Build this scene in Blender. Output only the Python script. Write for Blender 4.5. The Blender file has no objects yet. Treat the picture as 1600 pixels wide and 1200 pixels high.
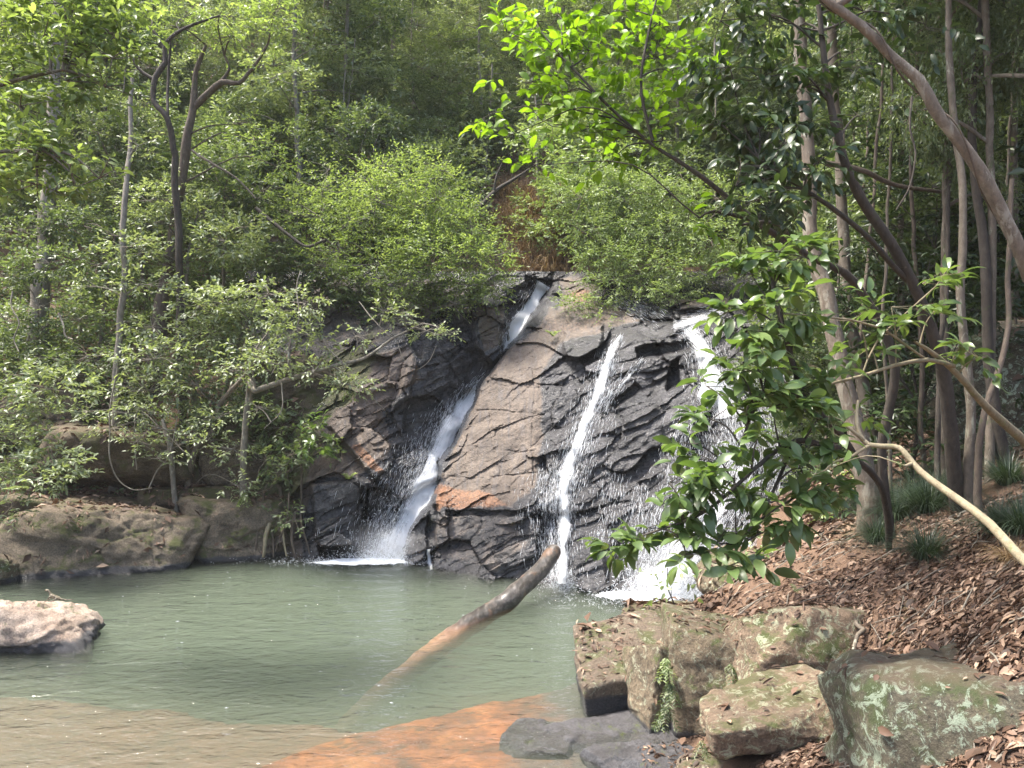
import bpy, bmesh, math, random
import numpy as np
from mathutils import Vector, Matrix
R = math.radians
sc = bpy.context.scene
# ------------------------------------------------------------------ camera, sky, sun, exposure
cam_d = bpy.data.cameras.new('camera'); cam = bpy.data.objects.new('camera', cam_d)
sc.collection.objects.link(cam); sc.camera = cam
cam.location = (0, 0, 3.0); cam.rotation_euler = (R(90), 0, 0)
cam_d.sensor_width = 36; cam_d.lens = 27; cam_d.clip_end = 400; cam_d.clip_start = 0.05
SUN_EL, SUN_AZ = 66.0, -88.0        # azimuth measured from +Y (away from the camera) towards +X
world = bpy.data.worlds.new('World'); sc.world = world; world.use_nodes = True
wn = world.node_tree.nodes; wl = world.node_tree.links; wn.clear()
sky = wn.new('ShaderNodeTexSky'); sky.sky_type = 'NISHITA'; sky.sun_disc = False
sky.sun_elevation = R(SUN_EL); sky.sun_rotation = R(SUN_AZ); sky.air_density = 1.0; sky.dust_density = 4.0; sky.ozone_density = 0.6
bg = wn.new('ShaderNodeBackground'); bg.inputs[1].default_value = 0.15
wo = wn.new('ShaderNodeOutputWorld'); wl.new(sky.outputs[0], bg.inputs[0]); wl.new(bg.outputs[0], wo.inputs[0])
sun_d = bpy.data.lights.new('sun', 'SUN'); sun = bpy.data.objects.new('sun', sun_d); sc.collection.objects.link(sun)
sun_d.energy = 3.1; sun_d.angle = R(9.0); sun_d.color = (1.0, 0.95, 0.86)
_sd = Vector((math.sin(R(SUN_AZ)) * math.cos(R(SUN_EL)), math.cos(R(SUN_AZ)) * math.cos(R(SUN_EL)), math.sin(R(SUN_EL))))
sun.rotation_euler = _sd.to_track_quat('Z', 'Y').to_euler(); sun.location = _sd * 60
sc.view_settings.view_transform = 'Standard'; sc.view_settings.look = 'None'
sc.view_settings.exposure = 1.95; sc.view_settings.gamma = 1
sc.render.engine = 'CYCLES'
sc.cycles.volume_bounces = 2; sc.cycles.max_bounces = 7; sc.cycles.diffuse_bounces = 4; sc.cycles.glossy_bounces = 3; sc.cycles.transmission_bounces = 4
sc.cycles.transparent_max_bounces = 12; sc.cycles.sample_clamp_indirect = 6
sc.cycles.use_denoising = True; sc.cycles.caustics_reflective = False; sc.cycles.caustics_refractive = False

F = 1200.0
def P(px, py, Y):
    """photo pixel (1600x1200) at distance Y -> world point"""
    return np.array([(px - 800) / F * Y, Y, 3.0 - (py - 600) / F * Y])

# ------------------------------------------------------------------ noise (numpy)
def _h(ix, iy, iz, s=0):
    n = (ix.astype(np.int64) * 374761393 + iy.astype(np.int64) * 668265263 + iz.astype(np.int64) * 2147483647 + s * 974634777) & 0xffffffff
    n = ((n ^ (n >> 13)) * 1274126177) & 0xffffffff
    n = ((n ^ (n >> 16)) * 2246822519) & 0xffffffff
    return ((n ^ (n >> 15)) & 0xffffff) / float(0xffffff)
def vnoise(p, s=0):
    f = np.floor(p); i = f.astype(np.int64); t = p - f; t = t * t * t * (t * (t * 6 - 15) + 10)
    out = 0
    for a in (0, 1):
        for b in (0, 1):
            for c in (0, 1):
                w = (t[:, 0] if a else 1 - t[:, 0]) * (t[:, 1] if b else 1 - t[:, 1]) * (t[:, 2] if c else 1 - t[:, 2])
                out = out + w * _h(i[:, 0] + a, i[:, 1] + b, i[:, 2] + c, s)
    return out * 2 - 1
def fbm(p, o=4, s=0, g=0.5):
    a = 1; r = 0; q = p.copy(); tot = 0
    for k in range(o):
        r = r + a * vnoise(q, s + k); tot += a; a *= g; q = q * 2.03 + 11.7
    return r / tot
def worley(p, s=0):
    f = np.floor(p).astype(np.int64)
    F1 = np.full(len(p), 9.0); F2 = np.full(len(p), 9.0); idh = np.zeros(len(p)); ctr = np.zeros_like(p)
    for a in (-1, 0, 1):
        for b in (-1, 0, 1):
            for c in (-1, 0, 1):
                i = f + np.array([a, b, c])
                q = np.stack([i[:, 0] + _h(i[:, 0], i[:, 1], i[:, 2], s + 1), i[:, 1] + _h(i[:, 0], i[:, 1], i[:, 2], s + 2), i[:, 2] + _h(i[:, 0], i[:, 1], i[:, 2], s + 3)], 1)
                d = np.linalg.norm(q - p, axis=1); m = d < F1
                F2 = np.where(m, F1, np.minimum(F2, d)); F1 = np.where(m, d, F1)
                idh = np.where(m, _h(i[:, 0], i[:, 1], i[:, 2], s + 7), idh); ctr = np.where(m[:, None], q, ctr)
    return F1, F2, idh, ctr
def blocky(p, cell, tilt=0.5, s=0, crack=0.06):
    """faceted rock relief: every cell is a tilted plane with a crack round it; ~[-1,1]"""
    q = p / np.array(cell); w = q + 0.25 * np.stack([vnoise(q * 1.3, s + 21), vnoise(q * 1.3, s + 22), vnoise(q * 1.3, s + 23)], 1)
    F1, F2, idh, c = worley(w, s)
    d = w - c; tx = np.modf(idh * 57.3)[0] - .5; ty = np.modf(idh * 91.7)[0] - .5; tz = np.modf(idh * 33.1)[0] - .5
    pl = (d[:, 0] * tx + d[:, 1] * ty + d[:, 2] * tz) * 2 * tilt
    e = np.clip((F2 - F1) / crack, 0, 1)
    return (idh - .5) * 1.2 + pl, e
def sstep(a, b, x):
    t = np.clip((x - a) / (b - a), 0, 1); return t * t * (3 - 2 * t)
def rbf(pts, vals, q, smooth=0.0, kind='lin'):
    pts = np.asarray(pts, float); vals = np.asarray(vals, float); n = len(pts)
    def K(a, b):
        d = np.sqrt(((a[:, None, :] - b[None, :, :]) ** 2).sum(2)); return d
    A = np.zeros((n + 3, n + 3)); A[:n, :n] = K(pts, pts) - smooth * np.eye(n); A[:n, n] = 1; A[:n, n + 1:] = pts; A[n, :n] = 1; A[n + 1:, :n] = pts.T
    w = np.linalg.solve(A, np.concatenate([vals, np.zeros(3)]))
    out = np.zeros(len(q))
    for k in range(0, len(q), 40000):
        qq = q[k:k + 40000]; out[k:k + 40000] = K(qq, pts) @ w[:n] + w[n] + qq @ w[n + 1:]
    return out
def polysd(q, poly):
    """signed distance to polygon (positive inside)"""
    poly = np.asarray(poly, float); d = np.full(len(q), 1e9); ins = np.zeros(len(q), bool)
    for k in range(len(poly)):
        a = poly[k]; b = poly[(k + 1) % len(poly)]; ab = b - a
        t = np.clip(((q - a) @ ab) / (ab @ ab), 0, 1); d = np.minimum(d, np.linalg.norm(q - a - t[:, None] * ab, axis=1))
        c = ((a[1] > q[:, 1]) != (b[1] > q[:, 1])); x = a[0] + (q[:, 1] - a[1]) / ((b[1] - a[1]) if b[1] != a[1] else 1e-9) * ab[0]
        ins ^= c & (q[:, 0] < x)
    return np.where(ins, d, -d)
def nrm(v): return v / np.maximum(np.linalg.norm(v, axis=-1, keepdims=True), 1e-9)

# ------------------------------------------------------------------ object helpers
def mk(name, V, faces, mat=None, parent=None, attrs=None, smooth=False, uv=None):
    me = bpy.data.meshes.new(name); V = np.asarray(V, np.float32)
    me.vertices.add(len(V)); me.vertices.foreach_set('co', V.ravel())
    fl = [np.asarray(f, np.int32) for f in (faces if isinstance(faces, (list, tuple)) else [faces]) if len(f)]
    idx = np.concatenate([f.ravel() for f in fl]); tot = np.concatenate([np.full(len(f), f.shape[1], np.int32) for f in fl])
    st = np.concatenate([[0], np.cumsum(tot)[:-1]]).astype(np.int32)
    me.loops.add(len(idx)); me.loops.foreach_set('vertex_index', idx)
    me.polygons.add(len(tot)); me.polygons.foreach_set('loop_start', st)
    try: me.polygons.foreach_set('loop_total', tot)
    except Exception: pass
    for k, a in (attrs or {}).items():
        at = me.attributes.new(k, 'FLOAT', 'POINT'); at.data.foreach_set('value', np.asarray(a, np.float32))
    if uv is not None:
        u = me.uv_layers.new(name='UVMap'); u.data.foreach_set('uv', np.asarray(uv, np.float32)[idx].ravel())
    me.update(calc_edges=True); me.validate()
    if smooth: me.polygons.foreach_set('use_smooth', np.ones(len(me.polygons), bool))
    if mat: me.materials.append(mat)
    o = bpy.data.objects.new(name, me); sc.collection.objects.link(o)
    if parent: o.parent = parent
    return o
def tag(o, label=None, cat=None, group=None, kind=None):
    if label: o['label'] = label
    if cat: o['category'] = cat
    if group: o['group'] = group
    if kind: o['kind'] = kind
    return o
def empty(name, loc=(0, 0, 0)):
    o = bpy.data.objects.new(name, None); sc.collection.objects.link(o); o.location = loc; o.empty_display_size = .2
    return o
def put(o, parent):
    """parent world-space mesh under an empty that stands elsewhere (mesh data shifted so the transform stays plain)"""
    o.parent = parent; me = o.data; co = np.empty(len(me.vertices) * 3, np.float32); me.vertices.foreach_get('co', co)
    co = co.reshape(-1, 3) - np.array(parent.location, np.float32); me.vertices.foreach_set('co', co.ravel()); me.update(); return o

# ------------------------------------------------------------------ materials
def newmat(name):
    m = bpy.data.materials.new(name); m.use_nodes = True; nt = m.node_tree; nt.nodes.clear()
    return m, nt.nodes, nt.links
def ramp(n, stops, interp='LINEAR'):
    r = n.new('ShaderNodeValToRGB'); r.color_ramp.interpolation = interp; e = r.color_ramp.elements
    while len(e) > 1: e.remove(e[-1])
    e[0].position = stops[0][0]; e[0].color = (*stops[0][1], 1)
    for p, c in stops[1:]:
        x = e.new(p); x.color = (*c, 1)
    return r
def G(v): return (v, v, v)
def noise_n(n, l, scale, detail=6, rough=.6, vec=None, dist=0):
    t = n.new('ShaderNodeTexNoise'); t.inputs['Scale'].default_value = scale; t.inputs['Detail'].default_value = detail
    t.inputs['Roughness'].default_value = rough; t.inputs['Distortion'].default_value = dist
    if vec is not None: l.new(vec, t.inputs['Vector'])
    return t
def mixc(n, l, fac, a, b, mode='MIX'):
    m = n.new('ShaderNodeMix'); m.data_type = 'RGBA'; m.blend_type = mode
    for s, v in ((0, fac), (6, a), (7, b)):
        if hasattr(v, 'is_linked') or hasattr(v, 'links'): l.new(v, m.inputs[s])
        elif s == 0: m.inputs[0].default_value = v
        else: m.inputs[s].default_value = (*v, 1)
    return m.outputs[2]
def mth(n, l, op, a, b=None, c=None, clamp=False):
    m = n.new('ShaderNodeMath'); m.operation = op; m.use_clamp = clamp
    for k, v in enumerate((a, b, c)):
        if v is None: continue
        if hasattr(v, 'links'): l.new(v, m.inputs[k])
        else: m.inputs[k].default_value = v
    return m.outputs[0]
def remap(n, l, v, a, b, c=0., d=1.):
    m = n.new('ShaderNodeMapRange'); m.interpolation_type = 'SMOOTHSTEP'; l.new(v, m.inputs[0])
    for k, x in enumerate((a, b, c, d)): m.inputs[k + 1].default_value = x
    return m.outputs[0]
def leaf_mat(name, stops, trans=0.35, tcol=None, rough=0.42, spec=0.5):
    m, n, l = newmat(name)
    a = n.new('ShaderNodeAttribute'); a.attribute_name = 'tint'
    r = ramp(n, stops); l.new(a.outputs['Fac'], r.inputs[0])
    b = n.new('ShaderNodeBsdfPrincipled'); l.new(r.outputs[0], b.inputs['Base Color']); b.inputs['Roughness'].default_value = rough
    b.inputs['Specular IOR Level'].default_value = spec
    t = n.new('ShaderNodeBsdfTranslucent')
    tc = mixc(n, l, 1.0, r.outputs[0], tcol or (1.5, 1.6, .7), 'MULTIPLY'); l.new(tc, t.inputs[0])
    x = n.new('ShaderNodeMixShader'); x.inputs[0].default_value = trans; l.new(b.outputs[0], x.inputs[1]); l.new(t.outputs[0], x.inputs[2])
    o = n.new('ShaderNodeOutputMaterial'); l.new(x.outputs[0], o.inputs[0]); return m
def bark_mat(name, c1, c2, patch=(.3, .3, .25), amt=.35, moss=0.0, rough=.85):
    m, n, l = newmat(name); g = n.new('ShaderNodeNewGeometry'); pos = g.outputs['Position']
    mp = n.new('ShaderNodeMapping'); l.new(pos, mp.inputs[0]); mp.inputs['Scale'].default_value = (1, 1, .45)
    a = noise_n(n, l, 22, 9, .7, mp.outputs[0]); r = ramp(n, [(.3, c1), (.7, c2)]); l.new(a.outputs[0], r.inputs[0])
    p = noise_n(n, l, 11, 7, .7, mp.outputs[0], .6); pf = remap(n, l, p.outputs[0], .66 - amt * .25, .76 - amt * .25)
    c = mixc(n, l, pf, r.outputs[0], patch)
    if moss:
        q = noise_n(n, l, 9, 7, .7, pos); mf = remap(n, l, q.outputs[0], .62 - moss * .2, .72 - moss * .2, 0, .7); c = mixc(n, l, mf, c, (.06, .075, .025))
    b = n.new('ShaderNodeBsdfPrincipled'); l.new(c, b.inputs['Base Color']); b.inputs['Roughness'].default_value = rough
    bu = n.new('ShaderNodeBump'); bu.inputs['Strength'].default_value = .7; bu.inputs['Distance'].default_value = .02; l.new(a.outputs[0], bu.inputs['Height']); l.new(bu.outputs[0], b.inputs['Normal'])
    o = n.new('ShaderNodeOutputMaterial'); l.new(b.outputs[0], o.inputs[0]); return m
def rock_mat(name, c1, c2, moss=.4, lichen=.4, mosscol=(.055, .075, .015), lich=(.36, .38, .27), wetz=.16, litter=0.0, bscale=1.0, orange=0.0):
    m, n, l = newmat(name); g = n.new('ShaderNodeNewGeometry'); pos = g.outputs['Position']
    sx = n.new('ShaderNodeSeparateXYZ'); l.new(pos, sx.inputs[0]); nz = n.new('ShaderNodeSeparateXYZ'); l.new(g.outputs['Normal'], nz.inputs[0])
    a = noise_n(n, l, 2.2 * bscale, 10, .68, pos, .3); r = ramp(n, [(.32, c1), (.5, tuple((x + y) / 2 for x, y in zip(c1, c2))), (.68, c2)]); l.new(a.outputs[0], r.inputs[0])
    f = noise_n(n, l, 40 * bscale, 8, .8, pos); fr = ramp(n, [(.34, G(.3)), (.5, G(1)), (.66, G(1.7))]); l.new(f.outputs[0], fr.inputs[0])
    c = mixc(n, l, 1.0, r.outputs[0], fr.outputs[0], 'MULTIPLY')
    if orange:
        q = noise_n(n, l, 1.4, 5, .6, pos, 1.0); of = remap(n, l, q.outputs[0], .5, .72, 0, orange); c = mixc(n, l, of, c, (.32, .12, .035))
    k = noise_n(n, l, 3.1, 8, .72, pos, .4); nzf = mth(n, l, 'MULTIPLY_ADD', nz.outputs[2], .10, k.outputs[0])
    nzf = mth(n, l, 'MULTIPLY_ADD', f.outputs[0], .22, mth(n, l, 'ADD', nzf, -.11)); mf = remap(n, l, nzf, .66 - moss * .22, .78 - moss * .22); c = mixc(n, l, mf, c, mixc(n, l, f.outputs[0], tuple(x * .6 for x in mosscol), tuple(x * 1.6 for x in mosscol)))
    k2 = noise_n(n, l, 11, 9, .8, pos, .8); lf = remap(n, l, k2.outputs[0], .72 - lichen * .2, .75 - lichen * .2); lf2 = mth(n, l, 'MULTIPLY', lf, .75)
    c = mixc(n, l, lf2, c, lich)
    if litter:
        k3 = noise_n(n, l, 9, 6, .7, pos); lz = mth(n, l, 'MULTIPLY_ADD', k3.outputs[0], .5, nz.outputs[2]); lt = remap(n, l, lz, 1.0, 1.25, 0, litter); c = mixc(n, l, lt, c, (.12, .082, .055))
    # damp dark band above the pool (a tide mark in the stone itself)
    wz = mth(n, l, 'MULTIPLY_ADD', a.outputs[0], .18, sx.outputs[2]); wet = remap(n, l, wz, wetz + .06, wetz + .11, 1, 0)
    c = mixc(n, l, wet, c, mixc(n, l, f.outputs[0], (.018, .018, .02), (.06, .06, .065)))
    b = n.new('ShaderNodeBsdfPrincipled'); l.new(c, b.inputs['Base Color']); l.new(mth(n, l, 'MULTIPLY_ADD', wet, -.55, .85), b.inputs['Roughness'])
    hs = mth(n, l, 'MULTIPLY_ADD', k2.outputs[0], .4, mth(n, l, 'MULTIPLY_ADD', f.outputs[0], .35, a.outputs[0]))
    bu = n.new('ShaderNodeBump'); bu.inputs['Strength'].default_value = 1.0; bu.inputs['Distance'].default_value = .07 / bscale; l.new(hs, bu.inputs['Height']); l.new(bu.outputs[0], b.inputs['Normal'])
    o = n.new('ShaderNodeOutputMaterial'); l.new(b.outputs[0], o.inputs[0]); return m

M = {}
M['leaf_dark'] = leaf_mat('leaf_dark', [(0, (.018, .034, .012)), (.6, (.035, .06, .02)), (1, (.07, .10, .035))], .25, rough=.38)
M['leaf_forest'] = leaf_mat('leaf_forest', [(0, (.05, .078, .035)), (.5, (.11, .145, .07)), (.85, (.19, .225, .12)), (1, (.29, .31, .20))], .38, rough=.42)
M['leaf_grey'] = leaf_mat('leaf_grey', [(0, (.09, .12, .065)), (.5, (.19, .225, .13)), (.9, (.30, .34, .21)), (1, (.40, .42, .31))], .35, rough=.4)
M['leaf_bright'] = leaf_mat('leaf_bright', [(0, (.085, .12, .045)), (.5, (.185, .24, .09)), (1, (.34, .39, .18))], .45, rough=.45)
M['leaf_pale'] = leaf_mat('leaf_pale', [(0, (.11, .15, .06)), (.5, (.20, .26, .11)), (1, (.32, .37, .20))], .35, rough=.45)
M['leaf_lime'] = leaf_mat('leaf_lime', [(0, (.08, .14, .014)), (.5, (.15, .25, .025)), (1, (.25, .38, .05))], .5, tcol=(1.5, 1.6, .5), rough=.42)
M['leaf_glossy'] = leaf_mat('leaf_glossy', [(0, (.04, .07, .022)), (.5, (.10, .155, .05)), (.85, (.18, .25, .085)), (1, (.27, .33, .14))], .35, rough=.33, spec=.6)
M['leaf_brown'] = leaf_mat('leaf_brown', [(0, (.035, .022, .015)), (.4, (.085, .05, .033)), (.8, (.16, .10, .068)), (1, (.33, .24, .17))], .1, tcol=(1, .8, .6), rough=.6, spec=.3)
M['blade_grass'] = leaf_mat('blade_grass', [(0, (.014, .026, .017)), (.6, (.034, .055, .034)), (1, (.08, .11, .065))], .25, rough=.4)
M['blade_dry'] = leaf_mat('blade_dry', [(0, (.10, .06, .03)), (.5, (.24, .16, .08)), (1, (.36, .27, .15))], .25, tcol=(1, .9, .6), rough=.6)
M['bark_pale'] = bark_mat('bark_pale', (.10, .088, .07), (.23, .205, .165), (.32, .31, .26), .35, .0)
M['bark_grey'] = bark_mat('bark_grey', (.07, .055, .04), (.17, .14, .105), (.27, .26, .20), .4, .2)
M['bark_brown'] = bark_mat('bark_brown', (.048, .036, .026), (.125, .095, .07), (.20, .19, .14), .3, .3)
M['bark_dark'] = bark_mat('bark_dark', (.024, .019, .014), (.07, .056, .043), (.12, .11, .08), .2, .12)
M['bark_pink'] = bark_mat('bark_pink', (.08, .062, .045), (.20, .16, .12), (.24, .215, .17), .6, .0)
M['bark_bent'] = bark_mat('bark_bent', (.16, .13, .08), (.32, .27, .17), (.17, .18, .08), .45, .1)
M['rock_right'] = rock_mat('rock_right', (.085, .065, .042), (.22, .17, .11), .5, .86, wetz=.08, litter=.5)
M['rock_mossy'] = rock_mat('rock_mossy', (.05, .045, .03), (.14, .12, .08), .62, .95, mosscol=(.045, .06, .018), lich=(.33, .40, .30), wetz=.0, litter=.7)
M['rock_lichen'] = rock_mat('rock_lichen', (.13, .095, .065), (.27, .19, .125), .5, .92, mosscol=(.07, .085, .022), lich=(.40, .43, .29), wetz=.0, litter=.4)
M['rock_block'] = rock_mat('rock_block', (.085, .065, .048), (.20, .155, .11), .35, .8, wetz=.15, litter=.35)
M['rock_left'] = rock_mat('rock_left', (.075, .06, .042), (.19, .15, .105), .55, .42, mosscol=(.055, .06, .015), wetz=.10, litter=.45)
M['rock_leftdark'] = rock_mat('rock_leftdark', (.045, .035, .022), (.12, .09, .055), .75, .15, mosscol=(.05, .05, .014), wetz=-.2, litter=.5)
M['rock_pink'] = rock_mat('rock_pink', (.22, .155, .11), (.44, .36, .29), .0, .5, lich=(.6, .55, .47), wetz=.10, bscale=1.5)
M['rock_slab'] = rock_mat('rock_slab', (.028, .029, .032), (.085, .085, .092), .0, .05, lich=(.16, .16, .16), wetz=-.2, bscale=1.6, litter=.1)

# ground (leafy soil)
def ground_mat():
    m, n, l = newmat('leafy_soil'); g = n.new('ShaderNodeNewGeometry'); pos = g.outputs['Position']
    a = noise_n(n, l, 3, 8, .7, pos); r = ramp(n, [(.3, (.035, .022, .014)), (.5, (.09, .055, .035)), (.7, (.17, .105, .068))]); l.new(a.outputs[0], r.inputs[0])
    v = n.new('ShaderNodeTexVoronoi'); v.inputs['Scale'].default_value = 60; l.new(noise_n(n, l, 5, 5, .7, pos).outputs['Color'], v.inputs[0]); v.inputs['Scale'].default_value = 40
    c = mixc(n, l, .55, r.outputs[0], mixc(n, l, v.outputs['Color'], (.05, .03, .018), (.30, .18, .11)))
    k = noise_n(n, l, 1.1, 6, .7, pos, .5); mf = remap(n, l, k.outputs[0], .56, .68, 0, .7); c = mixc(n, l, mf, c, (.075, .09, .025))
    b = n.new('ShaderNodeBsdfPrincipled'); l.new(c, b.inputs['Base Color']); b.inputs['Roughness'].default_value = .9
    bu = n.new('ShaderNodeBump'); bu.inputs['Strength'].default_value = .9; bu.inputs['Distance'].default_value = .03
    l.new(mth(n, l, 'ADD', noise_n(n, l, 35, 6, .75, pos).outputs[0], a.outputs[0]), bu.inputs['Height']); l.new(bu.outputs[0], b.inputs['Normal'])
    o = n.new('ShaderNodeOutputMaterial'); l.new(b.outputs[0], o.inputs[0]); return m
M['soil'] = ground_mat()

# ------------------------------------------------------------------ terrain
TP = []
def tp(*a): TP.extend(a)
def W(px, py, Y): q = P(px, py, Y); return (q[0], q[1], q[2])
# pool hollow (the pool bed mesh stands in it)
tp((-4, 10, -2.3), (-2, 9, -2.3), (-6, 9, -2.3), (-9, 9, -2.2), (0, 10.3, -2.3), (.9, 9.8, -2.2), (0, 8.6, -2.2), (-3, 12, -2.3), (-5, 11.6, -2.2), (-1, 11.5, -2.3),
   (-11, 8, -2), (-8, 11, -2), (-4, 6.5, -1.6), (-7, 6.5, -1.6), (-1, 7, -1.6), (-4, 4, -1.6), (-8, 3, -1.6), (-1, 5, -1.4), (.1, 6.6, -1.0), (0.2, 7.4, -1.2), (-1, 3, -1.3), (-4, 0, -1.2), (1.6, 10.2, -2.0),
   (.7, 8.8, -1.6), (2.6, 11.3, -1.6))
# left bank
tp(W(50, 760, 14.0), W(200, 705, 14.6), W(350, 690, 15.0), (-6, 13.9, .3), (-8.5, 13.6, .4), (-4.6, 14.1, .3), (-12, 11, 1.2), (-14, 5, 1.5), (-13, 8, .8),
   W(100, 500, 17.5), W(300, 450, 18.5), W(450, 500, 17.5), W(560, 480, 17.5), W(640, 440, 18.2), W(0, 600, 15.5), W(-200, 500, 18), W(-300, 300, 26), (-20, 8, 9), (-22, 15, 14), (-24, 3, 9))
# cliff: ground dips under the rock face, then meets its top edge
tp((-3.4, 14.9, -.3), (-2, 15.2, -.3), (0, 15.1, 0), (2, 14.8, 0), (4, 14.6, .4), (-3, 16.6, 3.6), (-1, 17.2, 3.6), (1, 17.2, 3.8), (3, 17, 3.8), (5.3, 17.0, 4.0), (-1, 13.6, -1.5), (1, 13, -1.5), (3, 12.6, -.8))
tp(W(850, 432, 18.3), W(1000, 440, 18), W(1130, 450, 18), W(730, 430, 18.4), W(820, 330, 20.5), W(1000, 300, 21.5), W(1200, 330, 21), W(700, 200, 27), W(400, 150, 28), W(800, 50, 38), W(100, 100, 30), W(1200, 200, 25),
   (-20, 34, 23), (0, 48, 31), (20, 40, 28), (-34, 30, 28), (-30, 50, 36), (30, 50, 36), (30, 20, 20), (22, 12, 11), (34, 0, 16), (-34, 0, 16), (-34, 52, 38), (34, 52, 38))
# right bank and slope
tp((.8, 7.35, -.3), (1.0, 7.0, -.25), (.9, 6.6, -.3), (.5, 6.2, -.4), (1.2, 6.3, -.2), (1.5, 6.3, -.05), (1.05, 5.5, -.2), (1.25, 5.8, -.15), (1.55, 8.6, .15), (1.5, 8.9, -.4), (1.75, 9.3, .15), W(1080, 965, 9.1), W(1150, 905, 9.7), W(1200, 850, 10.4), W(1250, 815, 10.6), W(1360, 825, 8.2), W(1300, 950, 6.6), W(1200, 985, 6.8), W(1120, 1000, 7.3),
   W(1400, 935, 6.0), W(1560, 1000, 4.3), W(1600, 900, 5.0), W(1580, 720, 8.5), W(1450, 765, 9), W(1600, 500, 12.5), W(1500, 400, 16), W(1320, 620, 14), W(1250, 540, 17), W(1400, 1160, 4.6), W(1300, 1185, 4.9), W(1150, 1185, 5.3),
   W(1230, 1170, 6.0), W(1170, 1190, 5.6), (1.45, 5.5, .2), (1.6, 5.0, .45), (1.0, 4.6, 0), (.4, 5, -.6), (2.0, 3.5, 1.0), (1.0, 3, .5), (0, 0, 1.2), (2, 0, 1.6), (4, 1.5, 2.0), (4.2, 3.4, 2.2), (6, 5, 3.3), (8, 3, 4.2), (9, 8, 4.6), (12, 8, 6.5), (14, 14, 8.5), (4.6, 11.5, 1.6), (3.6, 11.8, .9))
TP = np.array(TP)
TX0, TX1, TY0, TY1, TS = -30., 30., -3., 50., .14
gx = np.arange(TX0, TX1 + 1e-6, TS); gy = np.arange(TY0, TY1 + 1e-6, TS)
XX, YY = np.meshgrid(gx, gy); q2 = np.stack([XX.ravel(), YY.ravel()], 1)
# RBF is evaluated coarsely and interpolated
cx = np.arange(TX0, TX1 + 1, .35); cy = np.arange(TY0, TY1 + 1, .35); CX, CY = np.meshgrid(cx, cy)
ZC = rbf(TP[:, :2], TP[:, 2], np.stack([CX.ravel(), CY.ravel()], 1)).reshape(CX.shape)
def bil(A, x, y, x0, y0, s):
    u = np.clip((x - x0) / s, 0, A.shape[1] - 1.001); v = np.clip((y - y0) / s, 0, A.shape[0] - 1.001)
    i = np.floor(u).astype(int); j = np.floor(v).astype(int); u = u - i; v = v - j
    return A[j, i] * (1 - u) * (1 - v) + A[j, i + 1] * u * (1 - v) + A[j + 1, i] * (1 - u) * v + A[j + 1, i + 1] * u * v
ZZ = bil(ZC, q2[:, 0], q2[:, 1], TX0, TY0, .35)
q3 = np.stack([q2[:, 0], q2[:, 1], np.zeros(len(q2))], 1)
ZZ = ZZ + .16 * fbm(q3 * .9, 4, 5) + .035 * fbm(q3 * 5, 3, 9)
ZG = ZZ.reshape(XX.shape)
def H(x, y): return bil(ZG, np.asarray(x, float), np.asarray(y, float), TX0, TY0, TS)
nx, ny = len(gx), len(gy)
ii = (np.arange(ny - 1)[:, None] * nx + np.arange(nx - 1)[None, :]).ravel()
gf = np.stack([ii, ii + 1, ii + nx + 1, ii + nx], 1)
ground = mk('ground', np.stack([q2[:, 0], q2[:, 1], ZZ], 1), gf, M['soil'], smooth=True); tag(ground, kind='structure')

# ------------------------------------------------------------------ pool bed and water
SH1 = np.array([(-14, 8.7), (-4.9, 7.95), (-3.4, 7.65), (-1.9, 7.3), (-1.0, 6.9), (0, 6.5), (2, 6)])
SH2 = np.array([(-6, 3.9), (-3, 5.3), (-2.0, 6.3), (-1.5, 6.8), (-.94, 7.25), (0.0, 7.7), (.7, 8.0), (1.4, 8.1), (3, 8.6)])
def bed(x, y):
    p = np.stack([x, y, 0 * x], 1); wob = .30 * fbm(p * 1.1, 5, 31)
    b = -1.75 + .1 * fbm(p * .7, 3, 3)
    d1 = np.interp(x, SH1[:, 0], SH1[:, 1]) + wob - y; b = np.where(d1 > -.5, b + (-.24 - b) * sstep(-.3, .10, d1), b)
    d2 = np.interp(x, SH2[:, 0], SH2[:, 1]) + wob * .8 - y
    z2 = -.13 + .035 * fbm(p * 2.2, 4, 41) + .075 * sstep(-.6, .5, x) * sstep(7.6, 6.9, y)
    b = b + (z2 - b) * sstep(-.25, .10, d2)
    return b
bx = np.arange(-13, 3.2, .07); by = np.arange(1.5, 15.2, .07); BX, BY = np.meshgrid(bx, by)
BZ = bed(BX.ravel(), BY.ravel())
bcr = np.abs(fbm(np.stack([BX.ravel(), BY.ravel() * 1.6, BZ * 0], 1) * 1.1, 4, 77)); BZ2 = BZ - .03 * sstep(.03, .0, bcr) * (BZ > -.6)
ii = (np.arange(len(by) - 1)[:, None] * len(bx) + np.arange(len(bx) - 1)[None, :]).ravel(); bf = np.stack([ii, ii + 1, ii + len(bx) + 1, ii + len(bx)], 1)
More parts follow.
